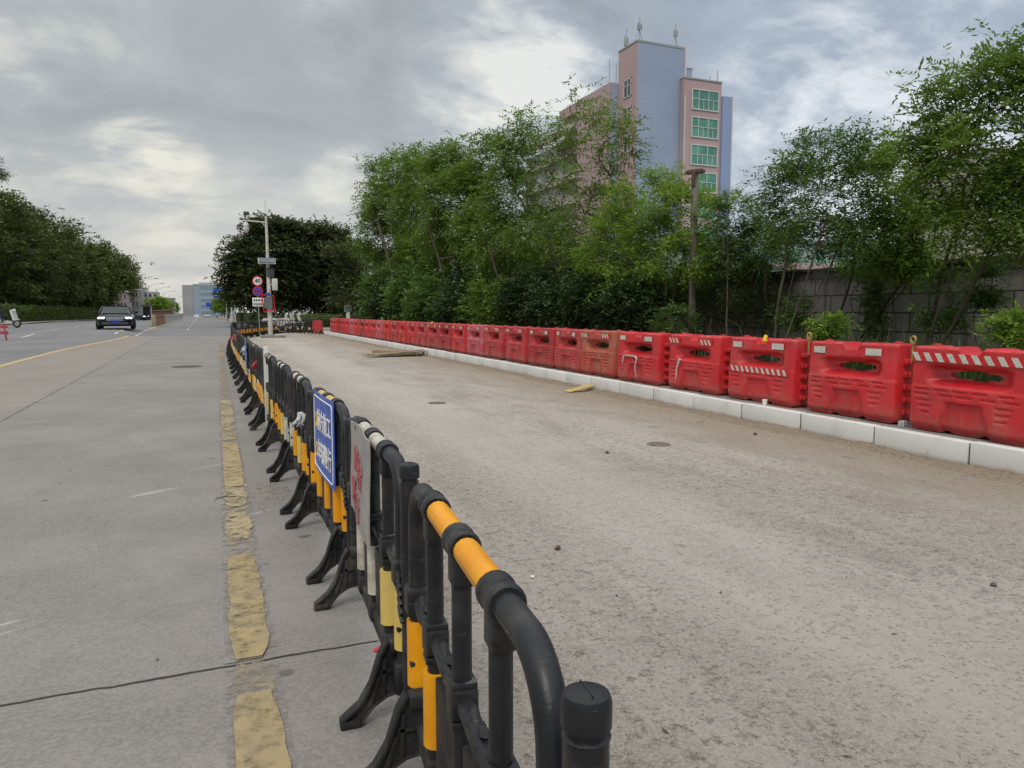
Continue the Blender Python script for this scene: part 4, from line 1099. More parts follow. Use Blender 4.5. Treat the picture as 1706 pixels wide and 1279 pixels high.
tree('spreading_tree', 'open multi-stemmed tree standing in front of the block wall', 'tree', (11.3, 12.4), pb([(1350, 265, 45, 32), (1405, 255, 40, 38), (1435, 232, 22, 22), (1320, 320, 50, 42), (1400, 325, 60, 50), (1296, 300, 20, 42), (1355, 385, 65, 38), (1425, 395, 45, 40), (1290, 350, 22, 26)], X=11.5), 190, 'leafblue', 8, 9, .30, .34, .08, .028, .2, stems=5, tipr=.0045, rmax=.045, z0=V0, fan=.13, bark='barkpale', dens=1.45, big=1.0)
tree('yellow_green_tree', 'bright yellow-green bushy tree between the two taller trees on the right', 'tree', (12.6, 12.2), pb([(1478, 270, 30, 30), (1490, 330, 42, 42), (1475, 395, 50, 40), (1450, 265, 20, 24), (1500, 425, 40, 26), (1530, 380, 30, 40)], X=12.7), 150, 'leafbright', 8, 9, .32, .34, .085, .034, .3, stems=3, tipr=.0045, rmax=.04, z0=V0)
tree('scrubby_tree', 'loose scrubby tree filling the gap right of the slender sapling', 'tree', (12.9, 14.2), pb([(1262, 372, 26, 26), (1250, 410, 36, 30), (1285, 420, 30, 30), (1230, 440, 34, 24), (1300, 385, 22, 24)], X=13.0), 120, 'leafblue', 8, 8, .28, .32, .08, .03, .2, stems=3, tipr=.0045, rmax=.04, z0=V0)
tree('slender_sapling', 'thin upright sapling with sparse leaves standing just right of the old post', 'sapling', (12.2, 15.0), pb([(1212, 330, 11, 26), (1208, 375, 20, 32), (1206, 425, 26, 35), (1238, 345, 14, 16)], X=12.2), 70, 'leafblue', 6, 8, .22, .26, .07, .026, .2, stems=1, tipr=.004, rmax=.03, z0=V0, bark='barkpale', top=.9)
tree('layered_tree', 'bright-topped tree with flat leafy layers around the old post', 'tree', (11.8, 17.6), pb([(1110, 305, 38, 20), (1180, 345, 24, 18), (1130, 345, 60, 30), (1165, 385, 42, 30), (1095, 385, 45, 35), (1140, 425, 60, 32), (1100, 465, 60, 30), (1180, 440, 30, 30)], X=12.2), 210, 'leafbright', 8, 9, .36, .38, .09, .036, .15, stems=2, tipr=.005, rmax=.07, z0=V0, flat=.35)
tree('bushy_tree', 'bright green bushy tree just left of the flat-layered one', 'tree', (11.6, 20.0), pb([(1045, 335, 34, 26), (1030, 385, 42, 36), (1070, 400, 38, 40), (1010, 430, 50, 40), (1050, 460, 55, 34)], X=12.0), 170, 'leafbright', 8, 9, .4, .42, .10, .038, .2, stems=2, tipr=.005, rmax=.07, z0=V0)
tree('tall_feathery_tree', 'tallest airy feathery tree with hanging dry pods before the tower', 'tree', (12.2, 23.0), pb([(985, 175, 30, 26), (1015, 215, 36, 36), (950, 225, 42, 34), (1045, 265, 22, 36), (915, 250, 34, 36), (985, 285, 52, 44), (910, 320, 44, 40), (1000, 340, 46, 34), (955, 385, 66, 46), (1040, 215, 18, 20)], X=12.6), 270, 'leaf', 8, 10, .46, .50, .12, .036, .35, stems=3, tipr=.006, rmax=.09, z0=V0, pods=90, dens=.85, big=1.05)
tree('feathery_tree', 'feathery tree left of the tallest airy tree, its top reaching up beside the tower wing', 'tree', (12.0, 28.0), pb([(872, 215, 24, 26), (860, 265, 38, 38), (845, 330, 46, 50), (890, 390, 50, 44), (840, 410, 55, 46)], X=12.4), 230, 'leaf', 8, 9, .52, .55, .13, .042, .35, stems=2, tipr=.007, rmax=.1, z0=V0, pods=25, dens=1.6, big=1.1)
tree('rounded_tree', 'green tree with a rounded uneven top in the middle of the right-hand group', 'tree', (12.2, 35.0), pb([(815, 250, 22, 26), (790, 295, 36, 36), (745, 262, 34, 26), (765, 330, 48, 44), (720, 300, 30, 38), (800, 380, 50, 46), (745, 395, 50, 46)], X=12.8), 300, 'leaf', 8, 8, .62, .62, .16, .055, .3, stems=3, tipr=.008, rmax=.12, z0=V0, pods=20, dens=1.9, big=1.15)
tree('wide_tree', 'wide leafy tree at the left end of the right-hand group, dark pods at its tips', 'tree', (12.2, 46.0), pb([(695, 262, 26, 22), (665, 290, 36, 34), (632, 300, 24, 34), (650, 345, 46, 40), (690, 350, 44, 46), (612, 345, 16, 24), (640, 400, 48, 40), (700, 420, 46, 46)], X=13.2), 330, 'leaf', 8, 8, .75, .75, .19, .06, .3, stems=3, tipr=.010, rmax=.15, z0=V0, pods=50, dens=1.9, big=1.15)
tree('dark_broad_tree', 'dark broad tree standing behind the end of the works, left of the green group', 'tree', (12.5, 66.0), pb([(600, 440, 34, 34), (575, 420, 26, 22), (620, 465, 40, 40), (590, 490, 40, 34)], Y=68), 150, 'leafdark', 7, 7, .9, .8, .26, .10, .2, stems=2, tipr=.012, rmax=.2, z0=V0)
tree('dark_banyan', 'dense dark tree behind the camera pole, left edge over the road', 'tree', (6.8, 92), pb([(440, 385, 32, 18), (405, 425, 26, 32), (450, 420, 50, 32), (395, 470, 24, 34), (440, 465, 50, 40), (480, 440, 40, 50), (470, 385, 28, 14)], Y=92), 520, 'leafdark', 10, 7, 1.1, 1.0, .36, .17, .25, stems=3, tipr=.014, rmax=.32, pods=10)
tree('dark_banyan', 'dense dark rounded tree right of the camera pole', 'tree', (13.5, 96), pb([(505, 390, 36, 20), (550, 400, 34, 22), (520, 430, 50, 34), (570, 440, 40, 36), (500, 470, 44, 38), (560, 485, 46, 38)], Y=96), 520, 'leafdark', 10, 7, 1.1, 1.0, .36, .17, .25, stems=3, tipr=.014, rmax=.32)
tree('dark_banyan', 'dark tree filling the gap behind the two dense ones', 'tree', (10, 118), pb([(420, 480, 40, 30), (480, 470, 50, 40), (540, 480, 55, 36), (600, 490, 45, 34), (450, 505, 50, 16), (560, 505, 60, 16)], Y=118), 260, 'leafdark', 8, 7, 1.5, 1.3, .5, .22, .25, stems=3, tipr=.014, rmax=.32)
# undergrowth along the foot of the trees
k = 0
UG = [(1000, 490, 46, 40), (940, 500, 50, 36), (885, 490, 46, 44), (830, 500, 46, 38), (780, 495, 44, 40), (735, 500, 40, 34), (695, 490, 38, 40), (660, 500, 34, 32), (636, 490, 24, 36), (1060, 500, 44, 34)]
UGL = ['dark leafy bush under the tallest airy tree', 'wide dark bush left of the one under the tallest tree', 'dark bush at the middle of the shady tree line', 'low dark bush beneath the feathery trees', 'dark bush under the rounded tree', 'small dark bush behind the middle of the water barriers',
       'dark bush under the wide leafy tree', 'low bush near the left end of the green group', 'pale-tipped bush at the left end, beside the small white post', 'dark bush before the left end of the block wall']
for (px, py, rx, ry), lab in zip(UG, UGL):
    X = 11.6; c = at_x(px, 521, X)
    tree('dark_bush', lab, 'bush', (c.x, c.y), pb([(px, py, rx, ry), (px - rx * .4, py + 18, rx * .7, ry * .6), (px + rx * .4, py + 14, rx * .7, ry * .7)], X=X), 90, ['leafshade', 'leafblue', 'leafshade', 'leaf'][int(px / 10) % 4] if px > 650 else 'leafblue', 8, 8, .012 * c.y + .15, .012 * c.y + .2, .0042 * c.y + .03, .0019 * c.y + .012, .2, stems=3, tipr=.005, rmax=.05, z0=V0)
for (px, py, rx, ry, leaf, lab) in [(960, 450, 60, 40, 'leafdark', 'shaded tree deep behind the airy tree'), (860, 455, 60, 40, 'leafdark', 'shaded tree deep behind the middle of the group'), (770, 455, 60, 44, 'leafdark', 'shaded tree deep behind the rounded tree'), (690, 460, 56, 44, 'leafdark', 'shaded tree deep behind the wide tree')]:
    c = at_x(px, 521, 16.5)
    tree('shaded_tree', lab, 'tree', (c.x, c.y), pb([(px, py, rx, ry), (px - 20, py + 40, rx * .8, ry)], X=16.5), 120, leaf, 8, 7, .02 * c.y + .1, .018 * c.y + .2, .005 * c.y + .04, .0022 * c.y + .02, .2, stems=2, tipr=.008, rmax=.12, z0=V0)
# dark thicket and saplings before the wall
tree('dry_thicket', 'dark brownish thicket of dead stems against the block wall', 'thicket', (12.9, 14.6), pb([(1235, 440, 30, 36), (1255, 490, 44, 40), (1205, 500, 36, 36), (1290, 500, 26, 34)], X=12.9), 190, 'leafdark', 10, 7, .25, .32, .09, .012, .7, stems=6, tipr=.004, rmax=.02, z0=V0)
for (px, py, rx, ry, leaf, lab, nm, X) in [(1380, 545, 22, 18, 'leafbright', 'small bright yellow-green shrub behind the second water barrier', 'small_shrub', 10.2), (1570, 500, 34, 50, 'leafblue', 'leafy weed clump before the wall at the right', 'weed_clump', 11.5), (1690, 545, 26, 22, 'leafbright', 'small bright shrub behind the nearest water barrier', 'small_shrub', 10.0),
                                        (1455, 510, 16, 50, 'leafblue', 'slim leafy sapling against the block wall', 'slim_sapling', 12.6), (1320, 520, 26, 30, 'leafblue', 'low weeds around the stems of the open tree', 'weed_clump', 11.6), (1130, 530, 40, 24, 'leafblue', 'low green weeds at the foot of the old post', 'weed_clump', 11.4), (1640, 470, 22, 34, 'leafblue', 'leafy sapling beside the stems of the right-hand tree', 'slim_sapling', 12.4),
                                        (1450, 440, 60, 14, 'leafbright', 'creeper hanging over the top of the block wall', 'wall_creeper', 13.3), (1170, 470, 30, 22, 'leafblue', 'creeper on the wall behind the old post', 'wall_creeper', 13.2)]:
    c = at_x(px, 540, X)
    tree(nm, lab, 'plant', (c.x, c.y), pb([(px, py, rx, ry), (px + 5, py + ry * .6, rx * .8, ry * .5)], X=X), 46, leaf, 6, 7, .14, .18, .065, .026, .3, stems=3, tipr=.003, rmax=.012, z0=V0)

# grass tufts and dry stems along the verge, one mass
def grass_mass(name, label, pts, mat, hmin, hmax, wd, n):
    Vs = []; tn = []
    for (x, y, z, s) in pts:
        for _ in range(n):
            a = rng.uniform(0, 2 * pi); h = rng.uniform(hmin, hmax) * s; bend = rng.uniform(.2, .9) * h
            b0 = np.array([x + rng.normal() * .10 * s, y + rng.normal() * .10 * s, z]); d = np.array([cos(a), sin(a), 0]); sdv = np.array([-sin(a), cos(a), 0]) * wd
            p1 = b0 + d * bend * .25 + np.array([0, 0, h * .6]); p2 = b0 + d * bend + np.array([0, 0, h * (1 - .25 * rng.random())])
            Vs += [b0 - sdv, b0 + sdv, p1 + sdv * .8, p1 - sdv * .8, p1 - sdv * .8, p1 + sdv * .8, p2 + sdv * .1, p2 - sdv * .1]; tt = rng.random(); tn += [tt, tt]
    V = np.array(Vs); k = len(V) // 4
    o = link_mesh(name, np_mesh(name, V, np.arange(k * 4).reshape(k, 4), mat, np.array(tn))); tag(o, label, 'grass', kind='stuff'); return o
pts = []
for _ in range(520):
    y = 2 + 52 * R.random() ** 1.25; x = R.uniform(9.9 + .02 * y, 13.2); pts.append((x, y, .30, R.uniform(.5, 1.2)))
grass_mass('verge_grass', 'rough green grass growing along the verge behind the water barriers', pts, M['grass'], .15, .42, .008, 26)
pts = []
for _ in range(36):
    c = at_x(R.uniform(1430, 1640), 560, R.uniform(10.3, 11.8)); pts.append((c.x, c.y, .3, R.uniform(.8, 1.3)))
grass_mass('tall_grass', 'tall arching grass behind the two nearest water barriers', pts, M['grass'], .45, .95, .010, 60)
pts = [(R.uniform(10.5, 13), R.uniform(5, 26), .3, R.uniform(.8, 1.2)) for _ in range(60)]
grass_mass('dry_stalks', 'dry brown stalks standing along the foot of the wall', pts, M['drygrass'], .6, 1.5, .005, 8)

# left side: hedge and the big tree row
def hedge(name, label, x0, x1, y0, y1, h, z, n, ll, mat='hedge'):
    t = thing(name, label, 'hedge', ((x0 + x1) / 2, (y0 + y1) / 2, z))
    b = MB(); b.box((0, 0, h / 2 - .1), (x1 - x0 - .5, y1 - y0 - .4, h - .2)); b.build('branches', M['bark'], t)
    P = np.stack([rng.uniform(x0, x1, n), rng.uniform(y0, y1, n), rng.uniform(.0, h, n)], 1)
    f = rng.integers(0, 5, n)
    P[f == 0, 2] = h + rng.normal(size=(f == 0).sum()) * .07; P[f == 1, 0] = x0 + rng.normal(size=(f == 1).sum()) * .06; P[f >= 3, 0] = x1 + rng.normal(size=(f >= 3).sum()) * .08; P[f == 2, 1] = np.where(rng.random((f == 2).sum()) < .5, y0, y1)
    P[:, 2] += .12 * np.sin(P[:, 1] * .5) * (P[:, 2] > h * .8)
    P -= np.array([(x0 + x1) / 2, (y0 + y1) / 2, 0])
    V = leaf_quads(P, rng.normal(size=(n, 3)), rng.normal(size=(n, 3)), ll * rng.uniform(.6, 1.4, n), ll * .55 * rng.uniform(.6, 1.4, n))
    link_mesh('foliage', np_mesh('foliage', V, np.arange(n * 4).reshape(n, 4), M[mat], rng.random(n)), t); return t
hedge('clipped_hedge', 'long clipped green hedge under the tree row on the left', -23.2, -20.6, 78, 190, 2.0, .35, 42000, .30)
hedge('tall_shrubbery', 'tall dark shrubbery in the shade under the left tree row', -34, -30, 90, 420, 6.5, .0, 60000, .8, 'leafdark')
hedge('low_hedge', 'low green hedge behind the barriers, right of the camera pole', 8.6, 15.5, 78, 90, 1.2, .0, 9000, .22)
hedge('low_hedge', 'low dark hedge along the pavement left of the camera pole', 5.8, 7.4, 84, 150, 1.3, .0, 12000, .24, 'leafdark')
LT = [(-8, 318, 62), (38, 338, 54), (80, 362, 48), (118, 384, 42), (150, 402, 35), (176, 418, 29), (196, 440, 22)]
LTL = ['big dark tree at the left edge, tallest of the left row', 'second big dark tree from the left edge', 'third dark tree from the left edge', 'fourth dark tree from the left edge', 'fifth dark tree from the left edge, above the dark car', 'sixth dark tree from the left edge', 'last tree of the left row, its branch reaching over the road']
for (px, ty, rw), lab in zip(LT, LTL):
    X = -25.5; c = at_x(px, 521, X)
    bl = [(px, ty + 40, rw * .75, 42), (px - rw * .4, ty + 80, rw * .7, 48), (px + rw * .35, ty + 78, rw * .65, 44), (px, ty + (500 - ty) * .62, rw, 46), (px, 482, rw, 24)]
    bl = [(a, min(b_, 480), r1, min(r2, max(14, 503 - min(b_, 480)))) for a, b_, r1, r2 in bl]
    if px == 196: bl += [(212, 462, 13, 16), (205, 446, 12, 14)]
    d = c.y
    tree('roadside_tree', lab, 'tree', (c.x, c.y), pb(bl, X=X, dep=1.2), 330, 'leafolive', 8, 7, .011 * d, .009 * d, .0034 * d, .0015 * d, .2, stems=2, tipr=.016, rmax=.4, group='dark trees along the left side')
tree('roadside_tree', 'sparse branch tips of a taller tree at the left edge', 'tree', (-40, 150), pb([(-14, 275, 14, 16), (2, 292, 11, 9)], X=-38, dep=1.2), 40, 'leafolive', 6, 6, .8, .8, .35, .14, .2, tipr=.016, rmax=.3)
# small trees far down the road
for q, (X, Y) in enumerate([(-11, 210), (-11, 235), (-11, 262), (-11, 292), (-11, 326), (-11, 360)]):
    bl = [((X, Y, 3.6), (2.2, 2.5, 1.8)), ((X + .8, Y + 1, 4.6), (1.5, 1.5, 1.2))]
    tree('median_tree', ['nearest', 'second', 'third', 'fourth', 'fifth', 'farthest'][q] + ' of the small pale-green street trees far down the left side', 'tree', (X, Y), bl, 60, 'leafbright', 6, 6, .7, .6, .4, .2, tipr=.02, rmax=.15, group='small far street trees')
for q, (X, Y) in enumerate([(6.6, 205), (6.4, 240), (6.8, 290), (6.0, 330)]):
    bl = [((X, Y, 4.4), (2.6, 3, 2.2)), ((X + 1, Y + 1, 6.2), (2, 2, 1.7))]
    tree('pavement_tree', ['nearest', 'second', 'third', 'farthest'][q] + ' of the small green street trees far down the right side', 'tree', (X, Y), bl, 70, 'leaf', 6, 6, .8, .7, .45, .22, tipr=.02, rmax=.18, group='small far street trees on the right')

# ------------------------------------------------------------------ the block wall
def b_wall(t, b, P):
    x, y, z = t.sep(P)
    br = t.new('ShaderNodeTexBrick'); t.set(br.inputs['Vector'], t.comb(y, z, 0.0)); br.inputs['Scale'].default_value = 1.0
    br.inputs['Brick Width'].default_value = .85; br.inputs['Row Height'].default_value = .40; br.inputs['Mortar Size'].default_value = .016
    br.inputs['Color1'].default_value = (.20, .192, .182, 1); br.inputs['Color2'].default_value = (.27, .26, .245, 1); br.inputs['Mortar'].default_value = (.04, .038, .036, 1)
    n1 = t.noise(P, .6, 6, .65); n2 = t.noise(t.scale(P, (1, 1.4, .25)), 1.6, 5, .65)
    c = t.mix(t.math('MULTIPLY', t.ramp(n1, .46, .7), .75), br.outputs[0], (.05, .048, .044, 1))
    c = t.mix(t.math('MULTIPLY', t.ramp(n2, .52, .72), .55), c, (.04, .04, .036, 1))
    crown = t.math('MULTIPLY', t.ramp(t.math('ADD', z, t.math('MULTIPLY', n2, .5)), 2.45, 2.7), .85)
    c = t.mix(crown, c, (.035, .033, .03, 1))
    t.set(b.inputs['Base Color'], c); b.inputs['Roughness'].default_value = .95; add_bump(t, b, t.math('ADD', t.math('MULTIPLY', br.outputs['Fac'], -1.0), n1), .6, .02)
M['wall'] = ground_mat('stained_block_wall', b_wall)
b = MB(); b.box((0, 18, 1.35), (.24, 52, 2.5)); b.box((-.0, 18, 2.62), (.32, 52, .07), ch=.01)
for q in range(14): b.box((-.14, -6 + q * 3.9, 1.33), (.10, .36, 2.5))
o = b.build('block_wall', M['wall'], loc=(13.75, 0, 0)); tag(o, 'dark stained wall of grey blocks behind the trees on the right', 'wall')

# old post with a cross board
c = at_x(1158, 285, 12.0)
t = thing('old_post', 'weathered concrete post with a brown board across its top', 'post', (12.0, c.y, .25))
b = MB(); b.box((0, 0, (c.z - .25) / 2), (.13, .13, c.z - .25), ch=.01); b.build('shaft', M['post'], t)
b = MB(); b.box((0, 0, c.z - .27), (.16, .50, .075), ch=.01); b.box((0, 0, c.z - .22), (.10, .4, .03)); b.box((-.09, 0, c.z - .48), (.05, .10, .34)); o = b.build('cross_board', M['rustwood'], t); o.rotation_euler = (0, 0, .5)

# ------------------------------------------------------------------ buildings
def facade_mat(name, c1, c2, lines=True, step=.3):
    def f(t, b, P):
        x, y, z = t.sep(P)
        n = t.noise(P, .15, 6, .6); c = t.mix(t.ramp(n, .35, .65), c1 + (1,), c2 + (1,))
        n2 = t.noise(t.scale(P, (1, 1, .08)), .8, 5, .6); c = t.mix(t.math('MULTIPLY', t.ramp(n2, .55, .75), .25), c, tuple(q * .6 for q in c1) + (1,))
        if lines:
            fr = t.math('FRACT', t.math('DIVIDE', z, step)); ln = t.ramp(fr, .0, .12, True, 1, 0); c = t.mix(t.math('MULTIPLY', ln, .28), c, tuple(q * .5 for q in c1) + (1,))
        t.set(b.inputs['Base Color'], c); b.inputs['Roughness'].default_value = .5
    return ground_mat(name, f)
M['bluetile'] = facade_mat('blue_tile', (.275, .335, .475), (.315, .375, .51), True, .42)
M['bluetile2'] = facade_mat('deep_blue_tile', (.23, .30, .50), (.26, .33, .53), True, .42)
M['pinktile'] = facade_mat('pink_tile', (.41, .29, .30), (.45, .325, .33), False)
M['officeblue'] = facade_mat('pale_blue_panels', (.30, .37, .44), (.26, .33, .41), False)
M['redbrown'] = facade_mat('red_brown_render', (.20, .10, .085), (.15, .08, .07), False)
M['cream'] = facade_mat('pale_render', (.50, .47, .44), (.42, .39, .36), False)
M['greyrender'] = facade_mat('grey_render', (.36, .37, .37), (.28, .29, .29), False)
M['palegreen'] = facade_mat('pale_green_render', (.34, .46, .42), (.26, .38, .34), False)
M['greenglass'] = material('green_glass', (.05, .20, .15), (.09, .30, .22), .5, .12, spec=.9, coords='World', contrast=(.4, .6))
M['blueglass'] = material('blue_tinted_glass', (.15, .22, .30), (.20, .27, .35), .5, .15, spec=.9, coords='World')
M['darkpane'] = material('dark_window', (.03, .035, .04), (.07, .075, .08), .7, .15, spec=.8, coords='World')
def bxp(name, parent, org, x0, x1, y0, y1, z0, z1, mat, ch=0):
    b = MB(); b.box(((x0 + x1) / 2 - org[0], (y0 + y1) / 2 - org[1], (z0 + z1) / 2 - org[2]), (x1 - x0, y1 - y0, z1 - z0), ch=ch); return b.build(name, M[mat], parent)
org = (56, 86, 0)
BT = thing('office_tower', 'tall blue and pink tiled tower with green glass windows behind the trees', 'building', org)
Yb = at_x(1032, 88, 50.1).y
bxp('tower_wall', BT, org, 50.13, 56.95, 80.0, Yb, 0, 34.35, 'bluetile')
bxp('pink_side_wall', BT, org, 50.0, 50.12, 80.0, Yb, 0, 34.30, 'pinktile')
bxp('parapet', BT, org, 49.95, 57.0, 79.95, Yb + .05, 34.36, 34.6, 'greyrender')
bxp('corner_trim', BT, org, 56.96, 57.16, 79.9, 80.3, 0, 34.5, 'whitebox')
bxp('stepped_block', BT, org, 57.17, 59.2, 81.5, 88, 0, 32.7, 'bluetile'); bxp('roof_edge', BT, org, 57.17, 59.35, 81.4, 88.1, 32.71, 32.95, 'whitebox')
sx0, sx1 = 56.35, 62.1
bxp('stair_wall', BT, org, sx0, sx1, 79.2, 79.9, 0, 30.6, 'pinktile'); bxp('stair_wall', BT, org, 57.18, sx1, 79.91, 88, 0, 30.55, 'pinktile')
bxp('roof_edge', BT, org, sx0 - .05, sx1 + .05, 79.1, 88.1, 30.62, 30.8, 'greyrender')
bxp('drain_pipe', BT, org, sx0 + .05, sx0 + .17, 78.98, 79.12, 0, 28.5, 'whitebox')
bxp('blue_fin_wall', BT, org, sx1 + .02, 63.55, 78.9, 90, 0, 29.0, 'bluetile2')
bxp('fin_trim', BT, org, 63.56, 63.72, 78.85, 79.3, 0, 29.1, 'whitebox')
bxp('roof_pipe', BT, org, 62.4, 62.55, 80.5, 80.65, 29.0, 32.6, 'polewhite'); bxp('roof_pipe', BT, org, 62.0, 62.1, 81.5, 81.6, 30.8, 32.2, 'polewhite')
def big_window(z0):
    x0, x1, zz0, zz1 = 57.65, 61.55, z0, z0 + 2.3
    f = MB(); o_ = Vector(org); yy = 79.12
    for (a, b_, c_, d_) in ((x0 - .12, x0, zz0 - .12, zz1 + .12), (x1, x1 + .12, zz0 - .12, zz1 + .12), (x0, x1, zz1, zz1 + .12), (x0, x1, zz0 - .12, zz0), (x0 + .9, x0 + .97, zz0, zz1), (x0 + 2.4, x0 + 2.47, zz0, zz1), (x0, x1, zz0 + 1.15, zz0 + 1.22), (x0 + 1.65, x0 + 1.70, zz0, zz0 + 1.15), (x0 + 3.15, x0 + 3.2, zz0, zz0 + 1.15)):
        f.box(((a + b_) / 2 - o_.x, yy - o_.y, (c_ + d_) / 2), (b_ - a, .12, d_ - c_))
    w_ = f.build('window', M['whitebox'], BT)
    p = MB(); p.box(((x0 + x1) / 2 - o_.x, 79.17 - o_.y, (zz0 + zz1) / 2), (x1 - x0 - .02, .06, zz1 - zz0 - .02)); p.build('pane', M['greenglass'], w_)
for k in range(8): big_window(27.1 - 3.38 * k)
def small_window(px0, px1, py0, py1, X):
    a = at_x(px0, py0, X); c_ = at_x(px1, py1, X); ya, yb2 = sorted((a.y, c_.y)); z1, z0 = a.z, c_.z
    f = MB()
    for (p0, p1, q0, q1) in ((ya, ya + .12, z0, z1), (yb2 - .12, yb2, z0, z1), (ya, yb2, z1 - .12, z1), (ya, yb2, z0, z0 + .12), ((ya + yb2) / 2 - .05, (ya + yb2) / 2 + .05, z0, z1), (ya, yb2, z0 + (z1 - z0) * .62, z0 + (z1 - z0) * .62 + .1)):
        f.box((X - .05 - org[0], (p0 + p1) / 2 - org[1], (q0 + q1) / 2), (.1, p1 - p0, q1 - q0))
    w_ = f.build('window', M['whitebox'], BT); p = MB(); p.box((X - .02 - org[0], (ya + yb2) / 2 - org[1], (z0 + z1) / 2), (.03, yb2 - ya, z1 - z0)); p.build('pane', M['darkpane'], w_)
for k in range(3): small_window(1040, 1052, 135 + k * 46, 159 + k * 46, 50.0)
# wing running away behind the tower
wz = at_y(1020, 137, Yb).z; wx = at_y(1018, 137, Yb).x
bxp('link_wall', BT, org, wx + .02, 50.1, Yb + .05, Yb + 9, 0, wz, 'bluetile'); bxp('pink_link_wall', BT, org, wx - .1, wx, Yb + .05, Yb + 9, 0, wz, 'pinktile')
bxp('roof_pipe', BT, org, wx + .3, wx + .4, Yb + 1, Yb + 1.1, wz, wz + 3.2, 'polewhite'); bxp('roof_pipe', BT, org, wx + 1.3, wx + 1.4, Yb + 1, Yb + 1.1, wz, wz + 2.8, 'polewhite')
Ye = at_x(935, 185, wx).y; Yf = at_x(872, 200, wx).y
WG = thing('factory_wing', 'long pink building with white balcony bands receding behind the airy tree', 'building', (wx + 6, (Yb + Yf) / 2, 0))
wo_ = (wx + 6, (Yb + Yf) / 2, 0)
bxp('wall', WG, wo_, wx + .6, wx + 14, Yb + 9.05, Ye, 0, wz - 1.5, 'pinktile')
bxp('roof_band', WG, wo_, wx - .2, wx + 14.2, Yb + 9.05, Ye + .2, wz - 1.45, wz - .2, 'pinktile')
bxp('end_block', WG, wo_, wx + .4, wx + 12, Ye + .25, Yf, 0, wz - 4.5, 'greyrender')
for k in range(8):
    z = wz - 3.2 - 3.35 * k
    if z < 1: break
    bxp('balcony_band', WG, wo_, wx - .5, wx + .58, Yb + 9.1, Ye - .1, z - .5, z + .45, 'cream')
    bxp('balcony_band', WG, wo_, wx - .3, wx + .38, Ye + .3, Yf - .1, z - .5, z + .3, 'cream')
    n = 6; L = (Ye - Yb - 9.4) / n
    for q in range(n):
        y0 = Yb + 9.3 + q * L
        w_ = bxp('window', WG, wo_, wx + .48, wx + .59, y0 + .2, y0 + L - .3, z + .55, z + 2.6, 'whitebox'); bxp('pane', w_, wo_, wx + .44, wx + .475, y0 + .35, y0 + L - .45, z + .68, z + 2.48, 'darkpane')
for k, (px, y0, y1, lab) in enumerate([(1044, 46, 78, 'thin antenna mast with a panel at the left rear corner of the tower roof'), (1066, 28, 70, 'tallest antenna mast on the tower roof, at its near corner'), (1126, 40, 78, 'antenna mast at the right side of the tower roof')]):
    Yk = [88.0, 80.8, 80.8][k]; a = at_y(px, y0, Yk); zt = 34.58
    t = thing('antenna_mast', lab, 'antenna', (a.x, Yk, zt)); h = a.z - zt
    b = MB(); b.tube([(0, 0, 0), (0, 0, h)], .06, 6); b.build('pole', M['steel'], t)
    b = MB(); b.box((-.15, -.05, h * .62), (.34, .22, h * .3), ch=.03); b.box((.25, .0, h * .62), (.12, .12, h * .25)); b.tube([(-.1, 0, h * .62), (.2, 0, h * .62)], .03, 5); b.build('aerial_panel', M['greyrender'], t)
    for s in (-1, 1):
        b = MB(); b.tube([(s * .7, .3, 0), (0, 0, h * .5)], .035, 5); b.build('stay', M['steel'], t)
def block(name, label, x0, x1, y0, y1, h, wall, pane, floors, nw, axis='front', zb=0, sill='whitebox', roof=None):
    o_ = ((x0 + x1) / 2, (y0 + y1) / 2, zb); t = thing(name, label, 'building', o_)
    bxp('wall', t, o_, x0, x1, y0, y1, zb, zb + h, wall); bxp('roof_edge', t, o_, x0 - .2, x1 + .2, y0 - .2, y1 + .2, zb + h + .01, zb + h + .35, roof or sill)
    fh = h / floors
    for f in range(floors):
        z0 = zb + fh * f + fh * .28; z1 = zb + fh * f + fh * .82
        for q in range(nw):
            L = (x1 - x0) / nw; a = x0 + q * L + L * .15; c_ = x0 + (q + 1) * L - L * .15
            w_ = bxp('window', t, o_, a, c_, y0 - .09, y0 - .01, z0, z1, sill); bxp('pane', w_, o_, a + .12, c_ - .12, y0 - .13, y0 - .092, z0 + .1, z1 - .1, pane)
    return t
a = at_y(1216, 338, 62); c_ = at_y(1500, 338, 62)
t = block('green_workshop', 'pale green building behind the block wall, seen through the trees', a.x, c_.x, 62, 80, 9.0, 'palegreen', 'greenglass', 3, 7, roof='palegreen')
a = at_y(1240, 425, 40); c_ = at_y(1420, 425, 40)
block('low_shed', 'low shed with a pinkish roof edge just behind the block wall', a.x, c_.x, 40, 48, 4.6, 'palegreen', 'darkpane', 1, 5, sill='cream', roof='pinktile')
a = at_y(1655, 250, 60)
block('white_flats', 'pale flats with bluish windows at the right edge, behind the feathery tree', a.x, a.x + 16, 60, 72, at_y(1655, 250, 60).z, 'cream', 'blueglass', 6, 4)
a = at_y(1520, 330, 75)
block('grey_flats', 'grey low flats glimpsed between the right-hand trees', a.x, a.x + 10, 75, 84, 8, 'greyrender', 'darkpane', 2, 5)
